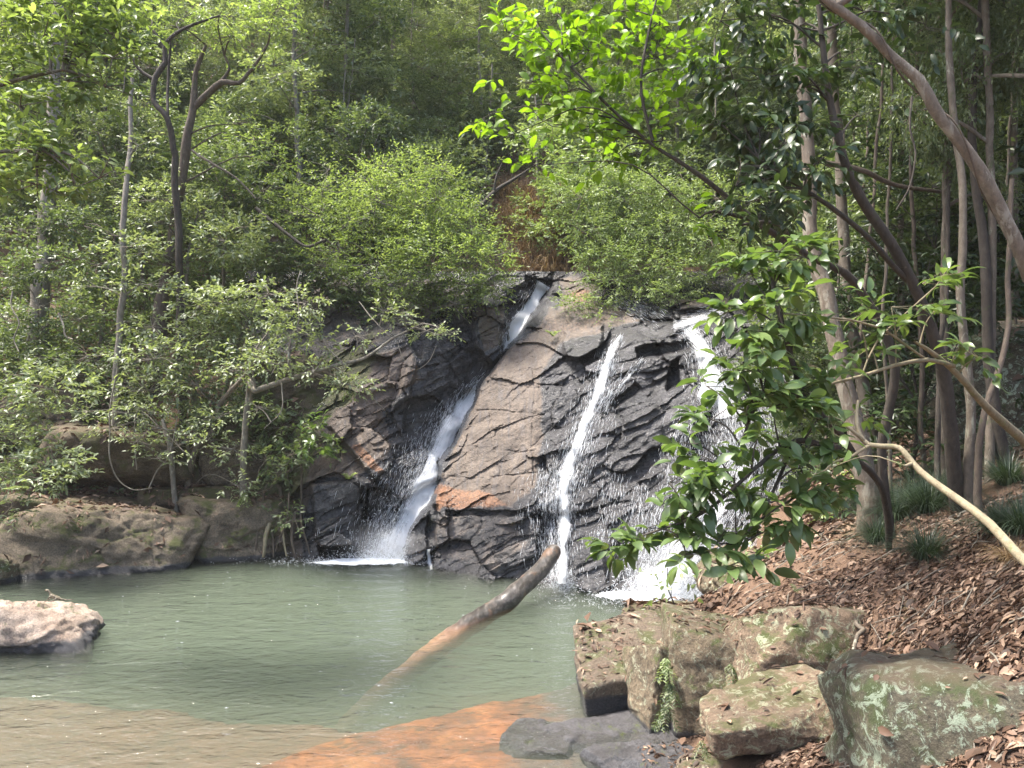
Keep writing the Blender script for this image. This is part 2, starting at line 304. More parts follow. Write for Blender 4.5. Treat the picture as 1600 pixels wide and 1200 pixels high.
def bed_mat():
    m, n, l = newmat('orange_bedrock'); g = n.new('ShaderNodeNewGeometry'); pos = g.outputs['Position']
    a = noise_n(n, l, 2.2, 9, .68, pos, .6); r = ramp(n, [(.32, (.05, .022, .012)), (.44, (.14, .045, .018)), (.56, (.25, .085, .028)), (.72, (.38, .16, .055))]); l.new(a.outputs[0], r.inputs[0])
    f = noise_n(n, l, 18, 6, .7, pos); fr = ramp(n, [(.3, G(.6)), (.7, G(1.3))]); l.new(f.outputs[0], fr.inputs[0]); c = mixc(n, l, 1.0, r.outputs[0], fr.outputs[0], 'MULTIPLY')
    at = n.new('ShaderNodeAttribute'); at.attribute_name = 'crack'; c = mixc(n, l, at.outputs['Fac'], c, (.05, .03, .02))
    sx = n.new('ShaderNodeSeparateXYZ'); l.new(pos, sx.inputs[0]); k = noise_n(n, l, 1.5, 4, .6, pos)
    xx = mth(n, l, 'MULTIPLY_ADD', k.outputs[0], 1.6, sx.outputs[0]); gf_ = remap(n, l, xx, .7, 1.3); c = mixc(n, l, gf_, c, mixc(n, l, f.outputs[0], (.03, .03, .03), (.10, .085, .07)))
    silt = remap(n, l, sx.outputs[2], -.15, -.21, 0, .85); c = mixc(n, l, silt, c, mixc(n, l, a.outputs[0], (.09, .042, .028), (.21, .11, .075)))
    b = n.new('ShaderNodeBsdfPrincipled'); l.new(c, b.inputs['Base Color']); b.inputs['Roughness'].default_value = .7
    o = n.new('ShaderNodeOutputMaterial'); l.new(b.outputs[0], o.inputs[0]); return m
pool_bed = mk('pool_bed', np.stack([BX.ravel(), BY.ravel(), BZ2], 1), bf, bed_mat(), smooth=True, attrs={'crack': sstep(.045, .0, bcr)}); tag(pool_bed, kind='structure')

LOG = [P(872, 862, 11.35), P(845, 890, 10.95), P(800, 932, 10.35), P(770, 953, 10.1), P(700, 996, 9.35), P(640, 1033, 8.75), P(560, 1078, 8.1), P(500, 1110, 7.6)]
LOGR = [.115, .12, .128, .13, .13, .125, .12, .115]
LOG[3][2] = .02; LOG[4][2] = -.13; LOG[5][2] = -.28; LOG[6][2] = -.50; LOG[7][2] = -.80
for k, zz in ((4, LOG[4]), (5, LOG[5]), (6, LOG[6]), (7, LOG[7])):   # keep the sunken end on the line of the floating part
    pass
def water_mat():
    m, n, l = newmat('pool_water'); g = n.new('ShaderNodeNewGeometry'); pos = g.outputs['Position']
    ch = n.new('ShaderNodeAttribute'); ch.attribute_name = 'chop'
    mp = n.new('ShaderNodeMapping'); l.new(pos, mp.inputs[0]); mp.inputs['Scale'].default_value = (1.0, 1.9, 1); mp.inputs['Rotation'].default_value = (0, 0, R(8))
    a = noise_n(n, l, 2.6, 3, .55, mp.outputs[0], .5); b2 = noise_n(n, l, 9, 3, .6, mp.outputs[0], .3); b3 = noise_n(n, l, 30, 2, .6, pos)
    h = mth(n, l, 'MULTIPLY_ADD', b2.outputs[0], .35, a.outputs[0]); hc = mth(n, l, 'MULTIPLY', b3.outputs[0], mth(n, l, 'MULTIPLY', ch.outputs['Fac'], .5)); h = mth(n, l, 'ADD', h, hc)
    bu = n.new('ShaderNodeBump'); bu.inputs['Strength'].default_value = .8; bu.inputs['Distance'].default_value = .07; l.new(h, bu.inputs['Height'])
    t = n.new('ShaderNodeBsdfTransparent'); t.inputs[0].default_value = (.97, .97, .95, 1)
    gl = n.new('ShaderNodeBsdfGlossy'); gl.inputs['Roughness'].default_value = .07; gl.inputs[0].default_value = (1, 1, 1, 1); l.new(bu.outputs[0], gl.inputs['Normal'])
    fr = n.new('ShaderNodeFresnel'); fr.inputs[0].default_value = 1.33; l.new(bu.outputs[0], fr.inputs['Normal'])
    y = n.new('ShaderNodeMixShader'); l.new(fr.outputs[0], y.inputs[0]); l.new(t.outputs[0], y.inputs[1]); l.new(gl.outputs[0], y.inputs[2])
    v = n.new('ShaderNodeVolumePrincipled'); v.inputs['Color'].default_value = (.31, .37, .30, 1); v.inputs['Density'].default_value = 1.5; v.inputs['Anisotropy'].default_value = .0
    o = n.new('ShaderNodeOutputMaterial'); l.new(y.outputs[0], o.inputs[0]); l.new(v.outputs[0], o.inputs['Volume']); return m
wx = np.arange(-13, 3.6, .05); wy = np.arange(1.6, 14.6, .05); WX, WY = np.meshgrid(wx, wy); wxx, wyy = WX.ravel(), WY.ravel()
FALLS = [(-2.15, 12.95), (.75, 11.3), (2.1, 10.7)]
chop = sum(np.exp(-np.hypot(wxx - a, wyy - b) / 1.1) for a, b in FALLS)
wz = .006 * fbm(np.stack([wxx, wyy * 1.6, 0 * wxx], 1) * 2.2, 3, 91)
for a, b in FALLS:
    rr = np.hypot(wxx - a, wyy - b); wz = wz + .012 * np.sin(rr * 16 + 2 * fbm(np.stack([wxx, wyy, 0 * wxx], 1), 2, 4)) * np.exp(-rr / 1.3)
wf_ = (np.arange(len(wy) - 1)[:, None] * len(wx) + np.arange(len(wx) - 1)[None, :]).ravel(); wf_ = np.stack([wf_, wf_ + 1, wf_ + len(wx) + 1, wf_ + len(wx)], 1)
nwx, nwy = len(wx), len(wy); per = np.concatenate([np.arange(nwx), np.arange(1, nwy) * nwx + nwx - 1, (nwy - 1) * nwx + np.arange(nwx - 2, -1, -1), np.arange(nwy - 2, 0, -1) * nwx])
top = np.stack([wxx, wyy, wz], 1); low = top[per].copy(); low[:, 2] = -2.7; a_ = np.arange(len(per)); b_ = (a_ + 1) % len(per); nt_ = len(top)
water = mk('pool_water', np.concatenate([top, low]), [wf_, np.stack([per[b_], per[a_], nt_ + a_, nt_ + b_], 1), (nt_ + a_[::-1])[None]], water_mat(), smooth=False, attrs={'chop': np.concatenate([np.clip(chop, 0, 1), np.zeros(len(per))])})
water.data.polygons.foreach_set('use_smooth', np.arange(len(water.data.polygons)) < len(wf_)); tag(water, kind='structure')

# ------------------------------------------------------------------ cliff
ST = 1.7
px = np.arange(383, 1330, ST); py = np.arange(424, 972, ST); PX, PY = np.meshgrid(px, py); Q = np.stack([PX.ravel(), PY.ravel()], 1)
A_ = [(383, 872, 13.45), (383, 960, 13.3), (430, 870, 13.4), (470, 880, 13.3), (520, 875, 13.25), (560, 872, 13.35), (600, 872, 13.7), (630, 880, 13.7), (640, 960, 13.5), (500, 960, 13.1),
      (480, 750, 13.6), (550, 750, 13.55), (600, 740, 14.1), (650, 760, 14.5), (620, 820, 14.1), (430, 800, 13.7), (440, 700, 14.3), (400, 640, 15.0), (520, 650, 14.4), (600, 650, 14.5), (700, 650, 15.4),
      (560, 560, 15.0), (640, 540, 15.2), (700, 520, 15.6), (730, 590, 15.9), (640, 460, 16.6), (740, 450, 17.0), (800, 450, 17.3), (850, 440, 17.6), (480, 560, 15.5), (400, 520, 16.4), (560, 470, 16.8), (400, 430, 17.6), (560, 424, 17.8), (700, 424, 18), (900, 424, 18.2), (760, 520, 16.3), (690, 720, 14.9), (800, 600, 16.3), (900, 700, 15.5), (700, 850, 14)]
B_ = [(620, 960, 12.6), (630, 880, 12.85), (700, 893, 12.4), (800, 908, 11.85), (870, 915, 11.5), (980, 925, 11.15), (1100, 930, 10.95), (1250, 930, 10.9), (1330, 930, 10.9), (800, 960, 11.5), (1000, 965, 10.9), (1300, 965, 10.6),
      (680, 770, 13.2), (750, 770, 12.9), (850, 770, 12.6), (950, 770, 12.35), (1050, 760, 12.15), (1200, 760, 12.2), (1330, 760, 12.3), (640, 860, 12.9), (760, 850, 12.35), (860, 850, 11.85), (950, 850, 11.6), (1080, 850, 11.4), (1250, 850, 11.4),
      (720, 690, 13.8), (800, 650, 13.95), (900, 650, 13.6), (1000, 650, 13.25), (1150, 640, 13.35), (1280, 700, 13.2), (760, 590, 14.8), (830, 550, 15.1), (920, 550, 14.7), (1000, 540, 14.3), (1120, 520, 14.8), (1250, 560, 14.9),
      (800, 530, 15.6), (860, 490, 16.1), (950, 485, 16.0), (1050, 480, 15.7), (1130, 490, 15.5), (870, 455, 17.0), (960, 455, 17.0), (1050, 462, 16.9), (1150, 462, 16.8), (1300, 460, 17.0), (860, 424, 18.4), (1000, 424, 18.4), (1150, 424, 18.4), (1330, 424, 18.6)]
DA = rbf([a[:2] for a in A_], [a[2] for a in A_], Q, 2); DB = rbf([a[:2] for a in B_], [a[2] for a in B_], Q, 2)
MB_ = [(622, 980), (626, 870), (640, 830), (672, 782), (688, 752), (684, 722), (710, 690), (735, 640), (748, 602), (775, 567), (800, 532), (832, 492), (852, 462), (866, 420), (1400, 420), (1400, 980)]
jit = 5 * fbm(np.stack([Q[:, 0], Q[:, 1], 0 * Q[:, 0]], 1) / 26, 4, 60)
msk = sstep(-4, 7, polysd(Q, MB_) + jit)
D0 = DA * (1 - msk) + DB * msk
W0 = np.stack([(Q[:, 0] - 800) / F * D0, D0, 3 - (Q[:, 1] - 600) / F * D0], 1)
qj = Q + np.stack([6 * fbm(W0 * 2, 3, 61), 6 * fbm(W0 * 2, 3, 62)], 1)
brown_poly = [(700, 770), (690, 742), (722, 680), (750, 610), (785, 560), (838, 512), (862, 480), (965, 480), (1000, 498), (935, 520), (880, 530), (842, 590), (850, 690), (836, 760), (800, 792), (740, 780)]
def blob(poly, s): return sstep(-s, s, polysd(qj, poly))
slab = blob(brown_poly, 14)
# facets aligned to tilted joints
ang = R(28); Rm = np.array([[math.cos(ang), 0, math.sin(ang)], [0, 1, 0], [-math.sin(ang), 0, math.cos(ang)]]); WR = W0 @ Rm.T
b1, e1 = blocky(WR, (1.0, 1.3, .7), .9, 3); b2, e2 = blocky(WR, (.85, .9, .17), .9, 13); b3, e3 = blocky(WR, (.40, .5, .07), .8, 23)
rough = 1 - .8 * slab
dsp = rough * (.26 * b1 + .075 * b2 + .018 * b3) + .03 * (1 - e1) * rough * rough
dsp += slab * (.035 * b1 + .008 * b2 + .003 * b3) + .02 * fbm(W0 * 6, 4, 70) + .07 * fbm(W0 * 1.2, 3, 71)
# a few places of their own: (polygon, edge softness px, depth change)
feat = [([(487, 757), (560, 750), (556, 850), (500, 856), (492, 820)], 3, -.32), ([(497, 856), (560, 852), (562, 868), (500, 868)], 3, .45), ([(566, 800), (566, 868), (572, 868), (572, 760)], 2, .4),
        ([(738, 470), (792, 468), (796, 545), (770, 566), (742, 540)], 3, -.55), ([(560, 748), (640, 780), (640, 800), (566, 790)], 4, -.12), ([(640, 540), (655, 470), (668, 470), (656, 560)], 3, .35),
        ([(505, 660), (530, 640), (610, 740), (600, 765)], 4, -.2), ([(610, 640), (640, 560), (650, 565), (625, 680)], 3, -.15),
        ([(880, 520), (940, 508), (935, 560), (885, 562)], 3, -.25), ([(995, 545), (1075, 530), (1080, 545), (1000, 562)], 3, .35), ([(1045, 575), (1060, 560), (1062, 600), (1040, 610)], 2, .3), ([(1000, 498), (1050, 500), (1050, 506), (1000, 508)], 2, .3),
        ([(990, 600), (1000, 610), (960, 640), (952, 632)], 3, .2), ([(770, 470), (830, 445), (860, 462), (800, 530), (785, 560)], 4, .25), ([(1060, 470), (1140, 464), (1140, 476), (1060, 484)], 3, -.35),
        ([(948, 860), (970, 850), (975, 915), (950, 915)], 5, .2), ([(840, 790), (878, 780), (872, 900), (850, 900)], 6, .18), ([(700, 795), (845, 800), (845, 808), (700, 803)], 2, .14), ([(668, 790), (684, 790), (678, 890), (664, 885)], 3, .22)]
for pl, s, dz in feat: dsp += dz * sstep(-s, s, polysd(qj, pl))
for (x0, y0, x1, y1) in [(832, 560, 833, 760), (842, 500, 832, 560), (735, 640, 850, 645), (700, 745, 845, 742), (720, 700, 840, 706), (790, 570, 835, 560), (760, 640, 780, 740), (720, 590, 850, 610), (835, 500, 930, 512)]:
    dsp += .035 * (.4 + .6 * sstep(-.2, .3, vnoise(W0 * 1.7, 33))) * sstep(2.2, .4, -polysd(qj, [(x0, y0), (x1, y1), (x1 + .1, y1 + .1)])) * .8
D1 = D0 + dsp * (1 + 0)
# joints: no relief in the lowest rows that are under water
VC = np.stack([(Q[:, 0] - 800) / F * D1, D1, 3 - (Q[:, 1] - 600) / F * D1], 1)
VC += .015 * np.stack([fbm(W0 * 9, 2, 81), fbm(W0 * 9, 2, 82), fbm(W0 * 9, 2, 83)], 1)
# dry brown stone, dark wet stone, orange stain, moss: what colour the stone has where
leftb = blob([(383, 640), (500, 640), (555, 560), (640, 540), (655, 590), (600, 640), (612, 705), (560, 748), (498, 745), (478, 800), (470, 880), (383, 880)], 12)
brn = np.clip(slab * .95 + leftb * .85 + .45 * blob([(690, 790), (800, 800), (830, 850), (780, 900), (690, 880), (660, 840)], 12) + .7 * blob([(740, 480), (790, 475), (785, 540), (755, 550)], 6)
              + .6 * blob([(1060, 466), (1140, 462), (1140, 482), (1060, 486)], 5) + .7 * blob([(870, 430), (935, 430), (940, 478), (880, 480)], 8) + .5 * blob([(383, 430), (730, 430), (730, 470), (600, 540), (383, 640)], 10), 0, 1)
org = np.clip(.9 * blob([(680, 752), (770, 770), (800, 792), (720, 795), (684, 790)], 6) + .8 * blob([(680, 765), (696, 762), (690, 800), (678, 800)], 4) + .55 * blob([(860, 495), (950, 490), (990, 500), (930, 515), (850, 530), (800, 560)], 8)
              + .5 * blob([(385, 780), (480, 760), (470, 870), (385, 870)], 14) + .8 * blob([(890, 455), (925, 452), (930, 474), (895, 476)], 4) + .5 * blob([(832, 560), (836, 560), (836, 740), (830, 740)], 3) + .9 * blob([(545, 700), (560, 690), (600, 735), (590, 745)], 4), 0, 1)
mos = np.clip(.8 * blob([(383, 560), (470, 560), (560, 540), (600, 480), (560, 600), (500, 680), (470, 800), (383, 840)], 16) + .5 * blob([(664, 810), (680, 800), (676, 850), (668, 850)], 4) + .6 * blob([(500, 620), (590, 540), (600, 560), (540, 640)], 8), 0, 1)
def cliff_mat():
    m, n, l = newmat('cliff_stone'); g = n.new('ShaderNodeNewGeometry'); pos = g.outputs['Position']
    def at(k): a = n.new('ShaderNodeAttribute'); a.attribute_name = k; return a.outputs['Fac']
    a = noise_n(n, l, 2.4, 10, .7, pos, .5); f = noise_n(n, l, 22, 8, .75, pos); fr = ramp(n, [(.3, G(.5)), (.5, G(1)), (.75, G(1.5))]); l.new(f.outputs[0], fr.inputs[0])
    mp = n.new('ShaderNodeMapping'); l.new(pos, mp.inputs[0]); mp.inputs['Scale'].default_value = (5, 1, .6); s = noise_n(n, l, 2.6, 6, .65, mp.outputs[0], .3)
    dk = ramp(n, [(.3, (.017, .017, .018)), (.55, (.05, .049, .052)), (.72, (.115, .112, .118))]); l.new(a.outputs[0], dk.inputs[0])
    br = ramp(n, [(.3, (.06, .045, .036)), (.5, (.105, .08, .062)), (.7, (.18, .142, .112))]); l.new(a.outputs[0], br.inputs[0])
    stf = remap(n, l, s.outputs[0], .48, .66, 0, .6); brc = mixc(n, l, stf, br.outputs[0], (.10, .09, .09))
    edge = mth(n, l, 'ADD', at('brown'), mth(n, l, 'MULTIPLY_ADD', a.outputs[0], .9, -.45)); bf_ = remap(n, l, edge, .35, .65); c = mixc(n, l, bf_, dk.outputs[0], brc)
    oe = mth(n, l, 'ADD', at('orange'), mth(n, l, 'MULTIPLY_ADD', f.outputs[0], 1.4, -.75)); of = remap(n, l, oe, .45, 1.0, 0, .75); c = mixc(n, l, of, c, (.26, .12, .055))
    me_ = mth(n, l, 'ADD', at('moss'), mth(n, l, 'MULTIPLY_ADD', a.outputs[0], 1.6, -.9)); mf = remap(n, l, me_, .3, .7, 0, .85); c = mixc(n, l, mf, c, mixc(n, l, f.outputs[0], (.03, .03, .01), (.10, .11, .03)))
    k2 = noise_n(n, l, 8, 9, .8, pos, .8); lf = remap(n, l, k2.outputs[0], .66, .70); c = mixc(n, l, mth(n, l, 'MULTIPLY', lf, mth(n, l, 'MULTIPLY', bf_, .55)), c, (.42, .37, .28))
    c = mixc(n, l, 1.0, c, fr.outputs[0], 'MULTIPLY')
    b = n.new('ShaderNodeBsdfPrincipled'); l.new(c, b.inputs['Base Color']); l.new(mth(n, l, 'MULTIPLY_ADD', bf_, .42, .24), b.inputs['Roughness']); b.inputs['Specular IOR Level'].default_value = .6
    h = mth(n, l, 'MULTIPLY_ADD', f.outputs[0], .5, mth(n, l, 'MULTIPLY_ADD', s.outputs[0], .5, a.outputs[0]))
    bu = n.new('ShaderNodeBump'); bu.inputs['Strength'].default_value = .9; bu.inputs['Distance'].default_value = .07; l.new(h, bu.inputs['Height']); l.new(bu.outputs[0], b.inputs['Normal'])
    o = n.new('ShaderNodeOutputMaterial'); l.new(b.outputs[0], o.inputs[0]); return m
nxc, nyc = len(px), len(py); ii = (np.arange(nyc - 1)[:, None] * nxc + np.arange(nxc - 1)[None, :]).ravel()
cf = np.stack([ii, ii + nxc, ii + nxc + 1, ii + 1], 1)
cliff = mk('cliff', VC, cf, cliff_mat(), attrs={'brown': brn, 'orange': org, 'moss': mos}, smooth=True); tag(cliff, kind='structure')
cliff.data.polygons.foreach_set('use_smooth', np.zeros(len(cliff.data.polygons), bool))
def blurg(A, k):
    for _ in range(k):
        A = (np.roll(A, 1, 0) + np.roll(A, -1, 0) + A * 2) / 4; A = (np.roll(A, 1, 1) + np.roll(A, -1, 1) + A * 2) / 4
    return A
DAs = blurg((DA + dsp).reshape(PX.shape), 9); DBs = blurg((DB + dsp).reshape(PX.shape), 7); D1g = D1.reshape(PX.shape)
def cliffP(x, y, which='B', off=0.0):
    """point just proud of the rock face"""
    x = np.asarray(x, float); y = np.asarray(y, float); A = {'A': DAs, 'B': DBs, 'S': D1g}[which]
    u = np.clip((x - px[0]) / ST, 0, nxc - 1.001); v = np.clip((y - py[0]) / ST, 0, nyc - 1.001); i = u.astype(int); j = v.astype(int); u = u - i; v = v - j
    d = A[j, i] * (1 - u) * (1 - v) + A[j, i + 1] * u * (1 - v) + A[j + 1, i] * (1 - u) * v + A[j + 1, i + 1] * u * v - off
    return np.stack([(x - 800) / F * d, d, 3 - (y - 600) / F * d], -1)
#@@PART2
# ------------------------------------------------------------------ falling water
def fall_mat(name, cover):
    m, n, l = newmat(name); uv = n.new('ShaderNodeUVMap'); uv.uv_map = 'UVMap'
    mp = n.new('ShaderNodeMapping'); l.new(uv.outputs[0], mp.inputs[0]); mp.inputs['Scale'].default_value = (30, 2.2, 1)
    a = noise_n(n, l, 1.0, 7, .72, mp.outputs[0], .7); mp2 = n.new('ShaderNodeMapping'); l.new(uv.outputs[0], mp2.inputs[0]); mp2.inputs['Scale'].default_value = (60, 14, 1)
    b2 = noise_n(n, l, 1.0, 4, .7, mp2.outputs[0], .4); d = n.new('ShaderNodeAttribute'); d.attribute_name = 'cover'
    v = mth(n, l, 'ADD', mth(n, l, 'MULTIPLY_ADD', b2.outputs[0], .5, a.outputs[0]), mth(n, l, 'MULTIPLY_ADD', d.outputs['Fac'], .66, -.60)); al = remap(n, l, v, .44, .78, 0, cover)
    p = n.new('ShaderNodeBsdfPrincipled'); p.inputs['Base Color'].default_value = (.9, .92, .95, 1); p.inputs['Roughness'].default_value = .35
    tl = n.new('ShaderNodeBsdfTranslucent'); tl.inputs[0].default_value = (.8, .84, .9, 1); x0 = n.new('ShaderNodeMixShader'); x0.inputs[0].default_value = .3; l.new(p.outputs[0], x0.inputs[1]); l.new(tl.outputs[0], x0.inputs[2])
    bu = n.new('ShaderNodeBump'); bu.inputs['Distance'].default_value = .03; l.new(a.outputs[0], bu.inputs['Height']); l.new(bu.outputs[0], p.inputs['Normal'])
    t = n.new('ShaderNodeBsdfTransparent'); x = n.new('ShaderNodeMixShader'); l.new(al, x.inputs[0]); l.new(t.outputs[0], x.inputs[1]); l.new(x0.outputs[0], x.inputs[2])
    o = n.new('ShaderNodeOutputMaterial'); l.new(x.outputs[0], o.inputs[0]); return m
M['fall'] = fall_mat('falling_water', .97)
def spray_mat():
    m, n, l = newmat('water_drops'); p = n.new('ShaderNodeBsdfPrincipled'); p.inputs['Base Color'].default_value = (.85, .88, .92, 1); p.inputs['Roughness'].default_value = .3
    tl = n.new('ShaderNodeBsdfTranslucent'); tl.inputs[0].default_value = (.85, .88, .92, 1); x0 = n.new('ShaderNodeMixShader'); x0.inputs[0].default_value = .4; l.new(p.outputs[0], x0.inputs[1]); l.new(tl.outputs[0], x0.inputs[2])
    o = n.new('ShaderNodeOutputMaterial'); l.new(x0.outputs[0], o.inputs[0]); return m
M['drops'] = spray_mat()
def drops_mesh(C, Dv, L, Wd):
    """small elongated drops / strands: centre, direction, length, width -> thin diamonds of 4 sides"""
    N = len(C); r = nrm(np.cross(Dv, np.random.default_rng(5).normal(size=(N, 3)))); s = np.cross(nrm(Dv), r)
    a = C - Dv * (L / 2)[:, None]; b = C + Dv * (L / 2)[:, None]; w = Wd[:, None] / 2
    V = np.stack([a, C + r * w, C + s * w, C - r * w, C - s * w, b], 1).reshape(-1, 3); o = (np.arange(N) * 6)[:, None]
    T = np.array([[0, 2, 1], [0, 3, 2], [0, 4, 3], [0, 1, 4], [5, 1, 2], [5, 2, 3], [5, 3, 4], [5, 4, 1]])
    return V, (o[:, :, None] + T[None]).reshape(-1, 3)
def ribbon(paths, which, seed):
    """sheets of water down the rock: each path is [(px,py,width px,cover)]"""
    Vs, Fs, UV, CV = [], [], [], []; off = 0; DC, DD, DL, DW = [], [], [], []; g = np.random.default_rng(seed)
    for path in paths:
        pa = np.array(path, float); s = np.concatenate([[0], np.cumsum(np.hypot(*np.diff(pa[:, :2], axis=0).T))]); n = max(int(s[-1] / 3), 6); t = np.linspace(0, s[-1], n)
        c = np.stack([np.interp(t, s, pa[:, k]) for k in range(4)], 1); tg = nrm(np.gradient(c[:, :2], axis=0)); nn = np.stack([-tg[:, 1], tg[:, 0]], 1)
        k = 15; u = np.linspace(-.5, .5, k); wob = 1 + .25 * vnoise(np.stack([t / 22, 0 * t + seed, 0 * t], 1))
        X = c[:, None, 0] + nn[:, None, 0] * u[None] * (c[:, 2] * wob)[:, None]; Y = c[:, None, 1] + nn[:, None, 1] * u[None] * (c[:, 2] * wob)[:, None]
        bul = .05 + .10 * (1 - (2 * u[None]) ** 2) * np.ones((n, 1)); p3 = cliffP(X.ravel(), Y.ravel(), which, bul.ravel())
        p3 += .02 * np.stack([fbm(p3 * 6, 2, 1), fbm(p3 * 6, 2, 2), 0 * p3[:, 0]], 1)
        G3 = p3.reshape(n, k, 3); vv = np.concatenate([[0], np.cumsum(np.linalg.norm(np.diff(G3[:, k // 2], axis=0), axis=1))]); uu = u[None] * np.linalg.norm(G3[:, -1] - G3[:, 0], axis=1)[:, None]
        Vs.append(p3); UV.append(np.stack([(uu + seed * 1.7 + off).ravel(), (np.repeat(vv[:, None], k, 1)).ravel()], 1))
        ed = 1 - np.abs(2 * u[None]) ** 2.2; CV.append((c[:, 3:4] * (0.15 + .85 * ed)).ravel())
        i0 = (np.arange(n - 1)[:, None] * k + np.arange(k - 1)[None]).ravel() + off; Fs.append(np.stack([i0, i0 + k, i0 + k + 1, i0 + 1], 1)); off += n * k
        # strands and drops that leave the sheet
        N = int(s[-1] * pa[:, 2].mean() * .17 * pa[:, 3].mean()); ti = g.uniform(0, s[-1], N); cw = np.interp(ti, s, pa[:, 2]); uo = g.normal(0, .36, N) * cw
        cxp = np.interp(ti, s, pa[:, 0]); cyp = np.interp(ti, s, pa[:, 1]); tx = np.interp(ti, t, tg[:, 0]); ty = np.interp(ti, t, tg[:, 1])
        x = cxp - ty * uo; y = cyp + tx * uo; q = cliffP(x, y, which, .04 + g.exponential(.10, N)); q2_ = cliffP(x + tx * 4, y + ty * 4, which, .12)
        DC.append(q); DD.append(nrm(q2_ - q + g.normal(0, .01, q.shape) - np.array([0, 0, .02]))); DL.append(g.uniform(.04, .26, N)); DW.append(g.uniform(.0025, .006, N))
    return np.concatenate(Vs), np.concatenate(Fs), np.concatenate(UV), np.concatenate(CV), (np.concatenate(DC), np.concatenate(DD), np.concatenate(DL), np.concatenate(DW))
def burst(cx_, cy_, py0, n, sx, sy, sz, seed, dl=(.01, .05)):
    g = np.random.default_rng(seed); a = g.normal(size=(n, 3)) * (sx, sy, 0); z = g.exponential(sz, n); C = np.stack([cx_ + a[:, 0], cy_ + a[:, 1], z + .01], 1)
    Dv = nrm(g.normal(size=(n, 3)) + np.array([0, -.2, .6])); return C, Dv, g.uniform(*dl, n), g.uniform(.003, .008, n)
def waterfall(name, label, paths, which, seed, bursts):
    root = empty(name, (0, 0, 0)); V, Fc, uv, cv, dr = ribbon(paths, which, seed); root.location = (float(V[:, 0].mean()), float(V[:, 1].mean()), 0)
    put(mk('water_sheet', V, Fc, M['fall'], None, {'cover': cv}, smooth=True, uv=uv), root)
    C, Dv, L, Wd = [list(x) for x in ([dr[0]], [dr[1]], [dr[2]], [dr[3]])]
    for b in bursts: q = burst(*b); C.append(q[0]); Dv.append(q[1]); L.append(q[2]); Wd.append(q[3])
    V, Fc = drops_mesh(np.concatenate(C), np.concatenate(Dv), np.concatenate(L), np.concatenate(Wd)); put(tag(mk('spray', V, Fc, M['drops']), kind='stuff'), root)
    tag(root, label, 'waterfall'); return root
waterfall('waterfall', 'white chute of water falling down the dark gully left of the brown rock buttress',
          [[(850, 444, 26, 1.1), (835, 470, 24, 1.25), (822, 494, 34, 1.3), (806, 516, 34, 1.25), (796, 540, 26, 1.2), (786, 566, 16, 1)],
           [(765, 590, 18, .7), (745, 606, 26, .8), (728, 632, 36, 1.), (705, 670, 46, 1.1), (690, 702, 44, 1.2), (676, 740, 50, 1.2), (662, 776, 52, 1.2), (640, 822, 60, 1.25), (618, 868, 80, 1.25)],
           [(715, 640, 30, .4), (680, 690, 60, .5), (655, 740, 70, .5), (630, 790, 90, .5), (605, 840, 110, .55), (596, 872, 130, .6)]],
          'A', 2, [(-2.15, 12.95, 0, 2600, .42, .14, .10, 8), (-2.5, 12.85, 0, 1600, .8, .14, .03, 9), (-2.0, 13.1, 0, 1500, .22, .12, .28, 10)])
waterfall('waterfall', 'narrow white stream falling onto the log right of the brown rock buttress',
          [[(970, 524, 10, .65), (956, 548, 18, .7), (944, 585, 26, .8), (932, 620, 20, .8), (914, 660, 20, .85), (898, 700, 20, .85), (884, 742, 28, .8), (880, 775, 32, .8), (884, 805, 26, .8), (880, 850, 15, .95), (879, 912, 20, .95)],
           [(1005, 560, 10, .5), (972, 600, 14, .55), (935, 640, 18, .5)], [(960, 560, 30, .45), (930, 640, 44, .5), (905, 700, 50, .55), (885, 760, 60, .55)], [(870, 735, 60, .5), (862, 790, 74, .55), (866, 850, 60, .5), (868, 905, 50, .5)], [(960, 740, 30, .3), (950, 800, 40, .35), (940, 860, 40, .3)]],
          'B', 4, [(.76, 11.25, 0, 700, .16, .10, .07, 18), (.7, 11.7, .0, 260, .16, .05, .5, 19)])
waterfall('waterfall', 'broad broken cascade spreading down the dark rock behind the glossy leaved branch',
          [[(1052, 510, 22, .65), (1085, 502, 26, .75), (1130, 484, 28, .6)], [(1075, 512, 26, .75), (1098, 545, 36, .85), (1112, 585, 46, .85), (1128, 618, 60, .8), (1140, 650, 70, .75)],
           [(1095, 605, 50, .9), (1140, 622, 60, .9)], [(1150, 640, 80, .6), (1165, 700, 90, .55), (1140, 760, 100, .6), (1100, 820, 110, .65), (1065, 880, 120, .75), (1035, 930, 130, .9)],
           [(1080, 640, 40, .25), (1060, 720, 50, .3), (1050, 800, 60, .35), (1030, 870, 80, .5)], [(1200, 560, 50, .5), (1220, 660, 60, .5), (1215, 760, 80, .5), (1180, 860, 100, .6)], [(1005, 760, 50, .25), (1000, 840, 60, .3), (990, 905, 60, .35)], [(960, 470, 30, .5), (1000, 478, 40, .5), (1040, 490, 30, .45)]],
          'B', 6, [(2.25, 10.75, 0, 4200, .36, .2, .16, 28, (.02, .10)), (2.1, 10.6, 0, 1600, .7, .2, .04, 29), (2.6, 11.0, 0, 900, .3, .2, .35, 30)])
# small trickle off the pillar foot
V, Fc, uv, cv, dr = ribbon([[(670, 858, 9, 1), (671, 880, 7, 1), (673, 890, 6, 1)]], 'B', 9)
tag(mk('trickle', V, Fc, M['fall'], None, {'cover': cv}, smooth=True, uv=uv), 'small white trickle dripping off the foot of the brown rock buttress', 'trickle')
